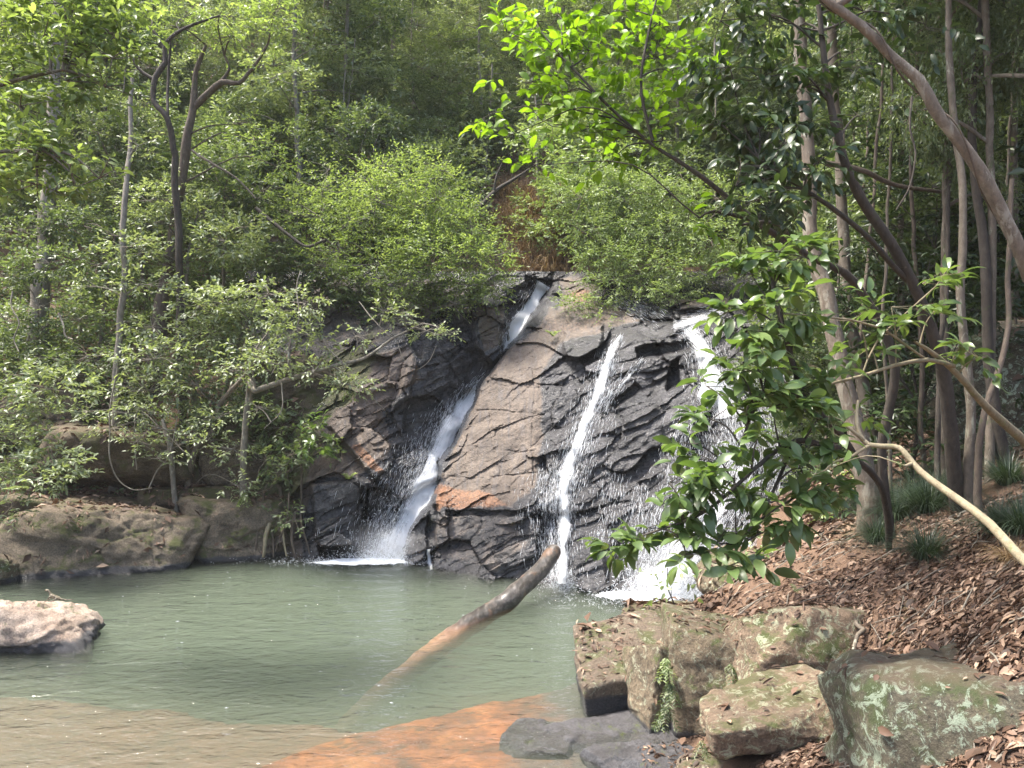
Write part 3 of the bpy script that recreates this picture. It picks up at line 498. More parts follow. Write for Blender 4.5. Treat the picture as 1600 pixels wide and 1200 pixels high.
# foam on the pool (thin lace of bubbles)
def foam_mat():
    m, n, l = newmat('foam'); g = n.new('ShaderNodeNewGeometry'); a = noise_n(n, l, 7, 8, .75, g.outputs['Position'], .8); d = n.new('ShaderNodeAttribute'); d.attribute_name = 'cover'
    al = remap(n, l, mth(n, l, 'ADD', a.outputs[0], mth(n, l, 'MULTIPLY_ADD', d.outputs['Fac'], .8, -.72)), .44, .62, 0, .95)
    p = n.new('ShaderNodeBsdfPrincipled'); p.inputs['Base Color'].default_value = (.8, .83, .86, 1); p.inputs['Roughness'].default_value = .5; t = n.new('ShaderNodeBsdfTransparent')
    x = n.new('ShaderNodeMixShader'); l.new(al, x.inputs[0]); l.new(t.outputs[0], x.inputs[1]); l.new(p.outputs[0], x.inputs[2]); o = n.new('ShaderNodeOutputMaterial'); l.new(x.outputs[0], o.inputs[0]); return m
fx = np.arange(-4.4, 3.2, .05); fy = np.arange(9.6, 13.8, .05); FX, FY = np.meshgrid(fx, fy); q = np.stack([FX.ravel(), FY.ravel()], 1)
def ell(cx_, cy_, rx, ry): return np.exp(-(((q[:, 0] - cx_) / rx) ** 2 + ((q[:, 1] - cy_) / ry) ** 2))
fc = 1.25 * ell(-2.35, 12.95, .85, .28) + .75 * ell(-2.9, 12.8, .9, .22) + .9 * ell(.78, 11.25, .3, .14) + 1.2 * ell(2.0, 10.75, .75, .35) + .55 * ell(1.4, 10.9, .8, .2) + .3 * ell(-1.8, 12.3, 1.2, .5) + .3 * ell(1.3, 10.3, 1.0, .5)
wob = bil(wz.reshape(WX.shape), q[:, 0], q[:, 1], -13, 1.6, .08)
ii = (np.arange(len(fy) - 1)[:, None] * len(fx) + np.arange(len(fx) - 1)[None]).ravel(); keep = fc[ii] > .08; ii = ii[keep]
foam = mk('foam', np.stack([q[:, 0], q[:, 1], wob + .006 + .02 * np.clip(fc, 0, 1) * (1 + fbm(np.stack([q[:, 0], q[:, 1], 0 * q[:, 0]], 1) * 8, 3, 3))], 1), np.stack([ii, ii + 1, ii + len(fx) + 1, ii + len(fx)], 1), foam_mat(), attrs={'cover': np.clip(fc, 0, 1.3)}, smooth=True); tag(foam, kind='stuff')
g = np.random.default_rng(55); N = 60; bxx = g.uniform(-7, 1.6, N); byy = g.uniform(7, 12.5, N); kx = (H(bxx, byy) < -.5); bxx, byy = bxx[kx], byy[kx]
V, Fc = drops_mesh(np.stack([bxx, byy, 0 * bxx + .012], 1), nrm(np.stack([np.ones(len(bxx)), g.normal(0, .3, len(bxx)), 0 * bxx], 1)), g.uniform(.01, .06, len(bxx)), g.uniform(.005, .012, len(bxx)))
tag(mk('bubbles', V, Fc, M['drops']), kind='stuff')

# ------------------------------------------------------------------ rocks
_bm = bmesh.new(); bmesh.ops.create_icosphere(_bm, subdivisions=6, radius=1); _bm.verts.ensure_lookup_table()
SPV = np.array([v.co[:] for v in _bm.verts]); SPF = np.array([[v.index for v in f.verts] for f in _bm.faces]); _bm.free()
_bm = bmesh.new(); bmesh.ops.create_icosphere(_bm, subdivisions=4, radius=1); SPV4 = np.array([v.co[:] for v in _bm.verts]); SPF4 = np.array([[v.index for v in f.verts] for f in _bm.faces]); _bm.free()
ROCKS = []
def rock(label, c, size, mat, seed=0, rot=(0, 0, 0), sharp=16, cuts=7, amp=.05, cat='rock', name='boulder', tilt=.14, planes=(), lod=6):
    """a boulder cut by planes: c = centre, size = full extents"""
    g = np.random.default_rng(seed); S = SPV if lod == 6 else SPV4; Fc = SPF if lod == 6 else SPF4
    N = [np.array(v, float) + g.normal(0, tilt, 3) for v in ((1, 0, 0), (-1, 0, 0), (0, 1, 0), (0, -1, 0), (0, 0, 1), (0, 0, -1))]; hh = [1.0] * 6
    for _ in range(cuts):
        v = nrm(g.normal(size=3)); N.append(v); hh.append(g.uniform(.92, 1.25))
    for v, h_ in planes: N.append(np.array(v, float)); hh.append(h_)
    N = nrm(np.array(N)); hh = np.array(hh); dn = np.maximum(S @ N.T, 0) / hh; r = 1 / (np.sum(dn ** sharp, 1) ** (1 / sharp))
    V = S * r[:, None] * np.array(size) / 2; e = np.array(size).mean()
    Rm = np.array(Matrix.Rotation(rot[2], 3, 'Z') @ Matrix.Rotation(rot[1], 3, 'Y') @ Matrix.Rotation(rot[0], 3, 'X')); V = V @ Rm.T
    nn = nrm(V / (np.array(size) ** 2)); w = V + np.array(c); b1, e1 = blocky(w + seed, (e * .6, e * .6, e * .35), .8, seed)
    b2, e2 = blocky(w * 1.0 + seed * 2, (e * .22, e * .22, e * .12), .8, seed + 3)
    d = amp * e * (1.0 * fbm(w * 1.6 / e ** .5 + seed, 4, seed) + .55 * fbm(w * 6, 4, seed + 5) + .6 * b1 + .32 * b2 - .25 * (1 - e1)) + .010 * fbm(w * 20, 3, seed + 9)
    V = V + nn * d[:, None]; o = mk(name, V, Fc, mat, smooth=True); o.location = c; tag(o, label, cat); ROCKS.append((V + np.array(c), Fc)); return o
def rp(x, y, Y): return tuple(P(x, y, Y))
# right bank
rock('square brown block at the pool edge with a wet black foot', (1.22, 7.72, .09), (1.12, 1.05, .66), M['rock_block'], 3, (R(5), R(-2), R(-4)), 30, 2, .03)
rock('mossy step of rock topped with leaf litter behind the square block', (1.95, 8.85, .05), (1.25, .95, .80), M['rock_right'], 5, (0, R(2), R(-10)), 26, 3, .045)
rock('upright lichened block between the square block and the tall mossy one', (1.30, 6.98, .12), (.52, .7, .90), M['rock_right'], 8, (R(-6), 0, R(6)), 28, 3, .04)
rock('tall mossy lichened block right of the hanging fern tuft', (1.76, 6.82, .26), (.74, 1.0, 1.22), M['rock_right'], 11, (R(-4), R(2), R(-4)), 26, 3, .04)
rock('long mossy ledge of rock behind the overhanging front boulder', (2.60, 6.45, .66), (1.62, .95, .86), M['rock_lichen'], 14, (R(4), R(1), R(4)), 26, 3, .04)
rock('overhanging lichened boulder with a dark gap beneath it', (1.90, 5.5, .575), (1.06, .72, .42), M['rock_lichen'], 27, (0, R(-5), R(6)), 24, 4, .045, planes=[((-.1, -.8, -.9), .72), ((.5, -.2, -.9), .8)])
rock('large dark green boulder streaked with pale lichen in the lower right corner', (3.35, 4.15, .55), (2.9, 1.7, 1.80), M['rock_mossy'], 31, (R(-4), R(1), R(8)), 26, 4, .04, planes=[((-.9, -.6, .2), .88), ((-.2, -.7, .7), 1.0)])
rock('flat brown rock under the overhanging boulder', (1.75, 5.35, .18), (1.2, .9, .40), M['rock_block'], 35, (0, 0, R(10)), 12, 4, .05)
rock('mossy rock on the crest of the bank beside the cascade', (3.05, 9.9, .45), (1.3, 1.2, .8), M['rock_right'], 37, (0, R(-8), R(20)), 10, 5, .07)
rock('mossy green boulder in the shade behind the right hand trunks', rp(1600, 590, 9.5), (1.5, 1.3, 1.5), M['rock_mossy'], 41, (0, 0, R(20)), 10, 5, .05)
slabs = [((845, 1150, 6.6), (.52, .50, .16), -12, 'wet black slab lowest at the edge of the orange shallows'), ((940, 1142, 6.65), (.62, .50, .20), 18, 'dark slab with fallen leaves below the square block'), ((1022, 1145, 6.6), (.42, .30, .18), -8, 'narrow dark slab below the upright lichened block'),
         ((985, 1180, 6.15), (.5, .42, .22), 24, 'dark slab second from the bottom edge beside the leafy crack'), ((1048, 1185, 6.0), (.56, .45, .26), 12, 'dark slab at the foot of the overhanging boulder')]
for k, (pp, s, rz, lb) in enumerate(slabs):
    q_ = P(pp[0], pp[1], pp[2]); rock(lb, (q_[0], q_[1], q_[2] - s[2] * .35), (s[0] * 1.2, s[1] * 1.15, s[2] * .85), M['rock_slab'], 50 + k, (R(3), R(-4 + 2 * k), R(rz)), 20, 4, .05, name='slab', lod=6, cat='rock slab')
# left bank
rock('small boulder with a pale top at the left edge of the pool', (-8.15, 11.75, .02), (1.25, .9, .82), M['rock_right'], 61, (0, R(6), R(8)), 9, 4, .06)
rock('long low rounded boulder on the left shore', (-6.65, 12.95, .32), (2.5, 1.3, 1.35), M['rock_left'], 63, (R(-14), R(5), R(3)), 7, 4, .05)
rock('brown rock with green moss at its right end on the left shore', (-4.78, 13.55, .42), (1.75, 1.1, 1.15), M['rock_left'], 66, (R(-10), R(-2), R(8)), 9, 4, .06)
rock('broad dark overhanging boulder above the black crevice', (-7.15, 14.2, 1.62), (3.0, 1.5, 1.15), M['rock_leftdark'], 69, (R(8), R(4), R(4)), 9, 4, .05, planes=[((0, -.7, -.8), .8)])
rock('mossy boulder with pale patches above the left shore ledge', (-5.25, 14.35, 1.75), (1.15, 1.1, 1.25), M['rock_left'], 72, (0, R(-10), R(12)), 9, 5, .07)
rock('dark rock under the crevice behind the long shore boulder', (-7.6, 13.7, .55), (2.6, .9, .9), M['rock_leftdark'], 75, (0, R(3), 0), 10, 4, .05)
rock('low brown ledge below the mossy boulder', (-5.6, 13.95, .98), (2.2, .8, .32), M['rock_leftdark'], 77, (0, R(-2), R(6)), 14, 4, .05)
rock('dark rock standing left of the hanging roots', (-6.1, 14.5, 1.35), (.9, .8, 1.2), M['rock_leftdark'], 79, (0, R(6), R(-8)), 12, 5, .06)
rock('mossy rock half hidden by leaves high on the left bank', (-8.4, 15.2, 2.5), (2.2, 1.4, 1.4), M['rock_leftdark'], 81, (0, R(6), R(8)), 9, 5, .06)
rock('big mossy rock face under the pale branched shrub', (-4.4, 15.0, 2.6), (2.0, 1.2, 1.9), M['rock_leftdark'], 83, (R(-8), R(4), R(8)), 10, 5, .06)
rock('pinkish boulder with a dark wet base standing in the left of the pool', (-5.85, 9.05, .02), (1.75, 1.1, .80), M['rock_pink'], 91, (R(4), R(7), R(10)), 10, 6, .085)

# ------------------------------------------------------------------ log
def tubes_mesh(paths, sides=8):
    """paths: list of (points Nx3, radii N) -> one mesh of tapered round tubes"""
    Vs, Fs = [], []; off = 0; a = np.linspace(0, 2 * math.pi, sides, endpoint=False)
    for p, r in paths:
        p = np.asarray(p, float); r = np.asarray(r, float); n = len(p); t = nrm(np.gradient(p, axis=0)); up = np.array([0, 0, 1.]) if abs(t[0, 2]) < .9 else np.array([1., 0, 0])
        u = nrm(np.cross(t, up)); v = np.cross(t, u); V = p[:, None] + r[:, None, None] * (u[:, None] * np.cos(a)[None, :, None] + v[:, None] * np.sin(a)[None, :, None])
        Vs.append(V.reshape(-1, 3)); i = np.arange(n - 1)[:, None] * sides; j = np.arange(sides)[None]; j2 = (j + 1) % sides
        Fs.append(np.stack([i + j, i + j2, i + sides + j2, i + sides + j], -1).reshape(-1, 4) + off); off += n * sides
    return np.concatenate(Vs), np.concatenate(Fs)
def smoothpath(pts, rad, step=.12, wob=.0, seed=0):
    pts = np.asarray(pts, float); rad = np.asarray(rad, float); n = len(pts)
    if n > 2:
        out = []; rr = []
        P0 = np.vstack([2 * pts[0] - pts[1], pts, 2 * pts[-1] - pts[-2]])
        for k in range(n - 1):
            a, b, c, d = P0[k], P0[k + 1], P0[k + 2], P0[k + 3]; m = max(int(np.linalg.norm(c - b) / step), 2); t = np.linspace(0, 1, m, endpoint=False)[:, None]
            out.append(.5 * ((2 * b) + (-a + c) * t + (2 * a - 5 * b + 4 * c - d) * t ** 2 + (-a + 3 * b - 3 * c + d) * t ** 3)); rr.append(rad[k] + (rad[k + 1] - rad[k]) * t[:, 0])
        q = np.vstack(out + [pts[-1:]]); r = np.concatenate(rr + [rad[-1:]])
    else:
        m = max(int(np.linalg.norm(pts[1] - pts[0]) / step), 3); t = np.linspace(0, 1, m)[:, None]; q = pts[0] + (pts[1] - pts[0]) * t; r = rad[0] + (rad[1] - rad[0]) * t[:, 0]
    if wob:
        s = np.stack([np.arange(len(q)) * step * 1.3, np.full(len(q), seed * 3.7), np.zeros(len(q))], 1); e = np.minimum(np.arange(len(q)) / 4, 1)[:, None]
        q = q + wob * e * np.stack([fbm(s, 3, seed), fbm(s, 3, seed + 1), .4 * fbm(s, 3, seed + 2)], 1)
    return q, r
def log_mat():
    m, n, l = newmat('wet_log'); g = n.new('ShaderNodeNewGeometry'); pos = g.outputs['Position']; mp = n.new('ShaderNodeMapping'); l.new(pos, mp.inputs[0]); mp.inputs['Rotation'].default_value = (0, 0, R(-38)); mp.inputs['Scale'].default_value = (6, 1.2, 6)
    a = noise_n(n, l, 3, 8, .7, mp.outputs[0]); r = ramp(n, [(.3, (.02, .018, .016)), (.5, (.06, .053, .047)), (.7, (.16, .145, .13))]); l.new(a.outputs[0], r.inputs[0])
    k = noise_n(n, l, 2.2, 4, .6, pos); c = mixc(n, l, remap(n, l, k.outputs[0], .56, .62, 0, .6), r.outputs[0], (.16, .095, .06))
    sx = n.new('ShaderNodeSeparateXYZ'); l.new(pos, sx.inputs[0]); w = remap(n, l, sx.outputs[2], -.06, .05, 1, 0); c = mixc(n, l, w, c, (.34, .19, .12))
    b = n.new('ShaderNodeBsdfPrincipled'); l.new(c, b.inputs['Base Color']); b.inputs['Roughness'].default_value = .32
    bu = n.new('ShaderNodeBump'); bu.inputs['Strength'].default_value = .6; bu.inputs['Distance'].default_value = .02; l.new(a.outputs[0], bu.inputs['Height']); l.new(bu.outputs[0], b.inputs['Normal'])
    o = n.new('ShaderNodeOutputMaterial'); l.new(b.outputs[0], o.inputs[0]); return m
LOG[0] = P(868, 858, 11.35)
q_, r_ = smoothpath(LOG, LOGR, .04); r_ = r_ * (1 + .06 * fbm(q_ * 3, 3, 4)); r_[0] *= .8; r_[1] *= .95
V, Fc = tubes_mesh([(q_, r_)], 28); V = V + .03 * np.stack([fbm(V * 4, 4, 1), fbm(V * 4, 4, 2), fbm(V * 4, 4, 3)], 1) + .006 * np.stack([fbm(V * 24, 3, 1), fbm(V * 24, 3, 2), fbm(V * 24, 3, 3)], 1); kk = 28
Fe = [np.arange(kk)[None, ::-1]]
tag(mk('fallen_log', V, [Fc] + Fe, log_mat(), smooth=True), 'dark wet log leaning out of the pool with its lower end sunk in the water', 'log')

# ------------------------------------------------------------------ leaves
LT = {0: (np.array([(0, 0, 0), (.5, -.5, .10), (1, 0, -.08), (.5, .5, .10)]), np.array([[0, 1, 2], [0, 2, 3]])),
      1: (np.array([(0, 0, 0), (.30, -.46, .09), (.68, -.40, .07), (1, 0, -.12), (.68, .40, .07), (.30, .46, .09), (.5, 0, .02)]), np.array([[0, 1, 6], [1, 2, 6], [2, 3, 6], [6, 3, 4], [5, 6, 4], [0, 6, 5]])),
      2: (np.array([(0, 0, 0), (.08, 0, 0), (.30, 0, .03), (.55, 0, .03), (.80, 0, -.03), (1, 0, -.14), (.20, -.28, .05), (.42, -.48, .09), (.66, -.46, .06), (.86, -.24, -.03), (.20, .28, .05), (.42, .48, .09), (.66, .46, .06), (.86, .24, -.03)]),
          np.array([[1, 6, 2], [6, 7, 2], [2, 7, 3], [7, 8, 3], [3, 8, 4], [8, 9, 4], [4, 9, 5], [1, 2, 10], [10, 2, 11], [2, 3, 11], [11, 3, 12], [3, 4, 12], [12, 4, 13], [4, 5, 13]]))}
def leaves(g, base, dirn, L, Wr, lod=0, tint=None, up=.8, nup=None):
    """one leaf per row: base point, direction, length; normals lean upward"""
    N = len(base); x = nrm(dirn); n0 = (np.array([0, 0, 1.]) * up if nup is None else nup * up) + g.normal(0, .45, (N, 3)); z = nrm(n0 - (n0 * x).sum(1)[:, None] * x); y = np.cross(z, x)
    T, Fc = LT[lod]; V = base[:, None] + L[:, None, None] * (T[None, :, 0:1] * x[:, None] + Wr * T[None, :, 1:2] * y[:, None] + T[None, :, 2:3] * z[:, None])
    k = len(T); Ff = (np.arange(N)[:, None, None] * k + Fc[None]).reshape(-1, 3); t = np.repeat(tint if tint is not None else g.random(N), k); return V.reshape(-1, 3), Ff, t
def sprays(g, pos, d, K, L, Wr=.45, stem=.25, lod=0, droop=.15, tb=None, up=.8, spread=.9):
    """leafy twigs: K leaves set alternately along each twig"""
    N = len(pos); d = nrm(d); lat = np.cross(d, np.array([0, 0, 1.])) + g.normal(0, .25, (N, 3)); lat = nrm(lat); k = np.arange(K)
    s = np.where(k % 2 == 0, 1., -1.)[None, :, None]; fr = ((k + .6) / K)[None, :, None]; st = stem * g.uniform(.6, 1.2, (N, 1, 1))
    base = pos[:, None] + d[:, None] * st * fr - np.array([0, 0, 1.]) * (droop * stem * .5) * fr ** 2
    term = (fr > (K - 1.2) / K); dl = d[:, None] * (.55 + .9 * term) + lat[:, None] * s * spread * (1 - .6 * term) + g.normal(0, .28, (N, K, 3)); dl[..., 2] -= droop
    LL = L * g.uniform(.65, 1.15, (N, K)); t = np.clip((tb if tb is not None else g.random(N))[:, None] * .6 + g.random((N, K)) * .4, 0, 1)
    return leaves(g, base.reshape(-1, 3), dl.reshape(-1, 3), LL.ravel(), Wr, lod, t.ravel(), up)
def ellipsoid_twigs(g, c, rad, n, shell=.45, upb=.35):
    """twig starts in an ellipsoid, more towards its skin, in uneven lobes"""
    v = nrm(g.normal(size=(int(n * 1.6) + 4, 3))); r = g.uniform(shell, 1, len(v)) ** .7
    lob = fbm(v * 1.7 + c[None] * .37, 3, 7); r = r * (1 + .45 * lob); keep = (g.random(len(v)) < .62 + lob * 1.1); v, r = v[keep][:n], r[keep][:n]
    p = c + v * r[:, None] * rad; d = v * nrm(rad[None]) + g.normal(0, .35, v.shape); d[:, 2] += upb * .3; return p, d
DENS = 2.9
def crown_from(g, clumps, K, L, Wr, stem, lod, droop, dens, up=.8, spread=.9):
    """clumps: (centre, radii, density factor)"""
    Vs, Fs, Ts = [], [], []; off = 0; tw = []
    for c, rad, df in clumps:
        c = np.asarray(c, float); rad = np.asarray(rad, float); area = math.pi * rad[0] * rad[2]; n = max(int(DENS * dens * df * area / (K * L * L * Wr * .55)), 3)
        p, d = ellipsoid_twigs(g, c, rad, n); rel = (p[:, 2] - c[2]) / rad[2]; tb = np.clip(.45 + .25 * fbm(p * 1.3, 2, 5) + g.normal(0, .18, len(p)) + .12 * rel, 0, 1)
        V, Fc, t = sprays(g, p, d, K, L, Wr, stem, lod, droop, tb, up, spread); Vs.append(V); Fs.append(Fc + off); Ts.append(t); off += len(V); tw.append((c, p, d))
    return np.concatenate(Vs), np.concatenate(Fs), np.concatenate(Ts), tw
def branches(g, trunk, clumps_tw, r0, ntw=8, up=.12, minfrac=.2, stem=.2):
    """boughs from the trunk to each clump, then thin twigs to some of its sprays"""
    tq = trunk; out = []; n = len(tq)
    for c, p, d in clumps_tw:
        i0 = int(n * minfrac); cand = tq[i0:]; cost = np.linalg.norm(cand - c, axis=1) + np.maximum(cand[:, 2] - c[2] + .2, 0) * 1.2; a = cand[int(np.argmin(cost))]; L = np.linalg.norm(c - a)
        if L > .15:
            m = (a + c) / 2 + np.array([0, 0, up * L]) + g.normal(0, .07 * L, 3); out.append(smoothpath([a, m, c], [r0, r0 * .7, r0 * .4], max(L / 9, .06), .05 * L, int(g.integers(999))))
        for k in g.choice(len(p), min(ntw, len(p)), replace=False):
            e = p[k] + nrm(d[k]) * stem * .9; m = (c + e) / 2 + g.normal(0, .08 * np.linalg.norm(e - c), 3); out.append(smoothpath([c, m, e], [r0 * .38, r0 * .25, r0 * .1], max(np.linalg.norm(e - c) / 5, .05)))
    return out
def tree(name, label, cat, trunks, clumps, leafmat, bark, K=7, L=.1, Wr=.45, stem=.25, lod=0, droop=.15, dens=1.6, seed=0, ntw=8, br=.02, group=None, minfrac=.2, up=.8, spread=.9, extra=(), sides=8, wob=.06):
    """trunks: list of (points, radii) ; clumps as in crown_from"""
    g = np.random.default_rng(seed); clumps = [(np.asarray(c) + g.normal(0, .22, 3) * np.asarray(r_), np.asarray(r_) * g.uniform(.7, 1.25), f * g.uniform(.6, 1.3)) for c, r_, f in clumps]; base = trunks[0][0][0]; root = empty(name, tuple(float(x) for x in base)); tq = [smoothpath(p, r, .12, wob, seed + k) for k, (p, r) in enumerate(trunks)]; tq = [(q, r * (1 + .16 * fbm(q * 2.2, 3, seed))) for q, r in tq]
    allp = np.concatenate([q[0] for q in tq]); paths = list(tq) + [smoothpath(p, r, .08, .02, seed + 30 + k) for k, (p, r) in enumerate(extra)]
    if clumps:
        V, Fc, t, tw = crown_from(g, clumps, K, L, Wr, stem, lod, droop, dens, up, spread); put(mk('crown', V, Fc, leafmat, None, {'tint': t}, smooth=lod == 2), root); paths += branches(g, allp, tw, br, ntw, minfrac=minfrac, stem=stem)
    V, Fc = tubes_mesh(paths, sides); put(mk('trunk', V, Fc, bark, smooth=True), root)
    tag(root, label, cat, group); return root
def cl(px_, py_, Y, rx, ry, f=1.0, rd=None):
    """clump by photo position: centre pixel, distance, radii in pixels"""
    return (P(px_, py_, Y), (rx / F * Y, (rd if rd else (rx + ry) / 2 / F * Y), ry / F * Y), f)
def pts(*a): return [P(*x) for x in a]
#@@PART3
def gp(px_, Y, dz=0.0):
    """point on the ground under a photo column at distance Y"""
    x = (px_ - 800) / F * Y; return np.array([x, Y, float(H(x, Y)) + dz])
def copy_tree(root, loc, rz, s, label, group=None):
    r = root.copy(); sc.collection.objects.link(r); r.location = loc; r.rotation_euler = (0, 0, rz); r.scale = s
    r['label'] = label
    if group: r['group'] = group
    for ch in list(root.children):
        c = ch.copy(); sc.collection.objects.link(c); c.parent = r
    return r
# ---- forest on the slope: seven kinds, copied
def proto(kind, seed):
    g = np.random.default_rng(seed); O = np.zeros(3)
    if kind == 'pole':      # thin understorey tree, leafy all the way up
        h = 8.0; tr = [([O - (0, 0, .5), (.1, 0, 2.5), (-.05, .1, 5.2), (.1, 0, h)], [.075, .06, .045, .015])]
        c = [((g.normal(0, .75), g.normal(0, .75), z), (g.uniform(.6, 1.1), g.uniform(.6, 1.0), g.uniform(.3, .5)), 1) for z in np.linspace(1.3, h, 17)]; a = dict(L=.13, K=6, stem=.3, dens=1.25, br=.018)
    elif kind == 'tall':    # tall pale trunk, crown high up
        h = 13.; tr = [([O - (0, 0, .5), (.15, 0, 4), (0, .1, 8), (.2, 0, h)], [.19, .15, .12, .04])]
        c = [((g.normal(0, 1.5), g.normal(0, 1.4), z), (g.uniform(.9, 1.5), g.uniform(.9, 1.4), g.uniform(.4, .7)), 1) for z in np.linspace(5.5, h, 18)]; a = dict(L=.14, K=6, stem=.35, dens=1.15, br=.04)
    elif kind == 'bush':
        h = 3.4; tr = [([O - (0, 0, .4), (.1, .1, 1.2), (.3, .1, 2.6)], [.05, .04, .02]), ([O - (0, 0, .4), (-.3, 0, 1.1), (-.6, .1, 2.3)], [.045, .03, .015])]
        c = [((g.normal(0, .8), g.normal(0, .8), z), (g.uniform(.6, 1.0), g.uniform(.6, 1.0), g.uniform(.35, .5)), 1) for z in np.linspace(.5, h, 12)]; a = dict(L=.12, K=7, stem=.28, dens=1.5, br=.015)
    elif kind == 'sparse':  # slender stem, airy twigs
        h = 6.5; tr = [([O - (0, 0, .5), (.2, 0, 2), (.1, .1, 4.2), (.4, 0, h)], [.05, .04, .03, .012])]
        c = [((g.normal(0, .8), g.normal(0, .8), z), (g.uniform(.6, 1.1), g.uniform(.6, 1.0), g.uniform(.25, .4)), 1) for z in np.linspace(1.5, h, 11)]; a = dict(L=.12, K=6, stem=.35, dens=.75, br=.014, ntw=14)
    return h, tr, c, a
LOOK = {('pole', 'f'): 'slim tree leafy to its foot', ('pole', 'g'): 'slim dull grey green tree', ('tall', 'g'): 'tall pale trunked tree', ('tall', 'f'): 'tall dark crowned tree',
        ('bush', 'f'): 'low bushy green tree', ('bush', 'p'): 'low bushy pale green tree', ('sparse', 'g'): 'slender airy twigged tree'}
MATS = {'f': M['leaf_forest'], 'g': M['leaf_grey'], 'p': M['leaf_pale']}; BK = {'f': M['bark_grey'], 'g': M['bark_pale'], 'p': M['bark_grey']}
PRO = {}
def plant(kind, col, loc, s, rz, label, group='forest trees on the slope'):
    k = (kind, col)
    if k not in PRO:
        h, tr, c, a = proto(kind, sum(map(ord, kind + col))); r = tree('forest_tree', label, 'tree', tr, c, MATS[col], BK[col], seed=len(PRO) + 5, ntw=a.pop('ntw', 5), group=group, sides=6, **a)
        # shift the prototype's own origin
        PRO[k] = r; r.location = loc; r.rotation_euler = (0, 0, rz); r.scale = s
        for ch in r.children:
            me = ch.data; co = np.empty(len(me.vertices) * 3, np.float32); me.vertices.foreach_get('co', co); co = co.reshape(-1, 3) + np.array([0, 0, -.5], np.float32); me.vertices.foreach_set('co', co.ravel()); me.update()
        return r
    return copy_tree(PRO[k], loc, rz, s, label, group)
ORD = ['first', 'second', 'third', 'fourth', 'fifth', 'sixth', 'seventh', 'eighth', 'ninth', 'tenth', 'eleventh', 'twelfth', 'thirteenth', 'fourteenth']
g = np.random.default_rng(2024)
rows = [(19.6, 'just above the cliff', [(60, 'pole', 'f'), (190, 'sparse', 'g'), (330, 'bush', 'f'), (455, 'pole', 'g'), (590, 'bush', 'f'), (905, 'bush', 'p'), (1040, 'pole', 'f'), (1170, 'bush', 'f'), (1290, 'pole', 'g'), (1440, 'bush', 'f'), (1580, 'pole', 'f')]),
        (23., 'on the lower slope', [(-10, 'tall', 'f'), (120, 'pole', 'g'), (255, 'pole', 'f'), (390, 'sparse', 'g'), (520, 'pole', 'f'), (650, 'sparse', 'g'), (745, 'pole', 'g'), (960, 'pole', 'f'), (1090, 'sparse', 'g'), (1230, 'pole', 'f'), (1370, 'tall', 'f'), (1520, 'pole', 'g')]),
        (27., 'halfway up the slope', [(40, 'bush', 'p'), (170, 'pole', 'f'), (300, 'tall', 'g'), (430, 'pole', 'g'), (560, 'bush', 'f'), (680, 'pole', 'g'), (790, 'sparse', 'g'), (890, 'pole', 'f'), (1020, 'tall', 'g'), (1150, 'bush', 'p'), (1300, 'pole', 'f'), (1450, 'tall', 'f'), (1600, 'pole', 'f')]),
        (32., 'high on the slope', [(-20, 'pole', 'g'), (110, 'tall', 'g'), (240, 'pole', 'g'), (370, 'bush', 'p'), (490, 'pole', 'g'), (610, 'tall', 'g'), (720, 'pole', 'g'), (830, 'bush', 'p'), (940, 'pole', 'g'), (1070, 'pole', 'g'), (1210, 'tall', 'g'), (1350, 'pole', 'g'), (1500, 'bush', 'p')]),  # far rows get paler leaves: haze and brightness put into the leaf colour
        (38., 'at the top of the picture', [(50, 'pole', 'g'), (200, 'bush', 'p'), (340, 'pole', 'g'), (460, 'bush', 'p'), (580, 'pole', 'g'), (700, 'bush', 'p'), (810, 'pole', 'g'), (930, 'bush', 'p'), (1060, 'pole', 'g'), (1200, 'bush', 'p')])]
rows += [(21.3, 'a little above the cliff', [(20, 'bush', 'f'), (150, 'pole', 'f'), (290, 'sparse', 'g'), (420, 'bush', 'f'), (545, 'pole', 'g'), (680, 'bush', 'f'), (990, 'bush', 'f'), (1110, 'pole', 'g'), (1240, 'bush', 'f'), (1360, 'pole', 'f'), (1480, 'bush', 'f')]),
         (25., 'in the middle wood', [(80, 'bush', 'f'), (210, 'sparse', 'g'), (340, 'bush', 'f'), (480, 'bush', 'p'), (610, 'pole', 'f'), (720, 'bush', 'p'), (820, 'bush', 'f'), (930, 'pole', 'g'), (1050, 'bush', 'f'), (1180, 'pole', 'f'), (1320, 'bush', 'f'), (1560, 'bush', 'f')]),
         (35., 'in the far wood', [(0, 'bush', 'p'), (150, 'pole', 'g'), (270, 'bush', 'p'), (410, 'pole', 'g'), (530, 'bush', 'p'), (650, 'pole', 'g'), (760, 'pole', 'g'), (870, 'bush', 'p'), (990, 'bush', 'p'), (1130, 'pole', 'g'), (1280, 'bush', 'p')])]  # far row again in pale leaves standing in for haze
for Y, where, L_ in rows:
    for k, (x, kd, co) in enumerate(L_):
        yy = Y + g.uniform(-1.2, 1.2); s = g.uniform(.85, 1.15); q = gp(x + g.uniform(-20, 20), yy)
        plant(kd, co, tuple(q), (s, s, s * g.uniform(.9, 1.1)), g.uniform(0, 6.28), f'{LOOK[(kd, co)]} {where}, {ORD[k]} from left')
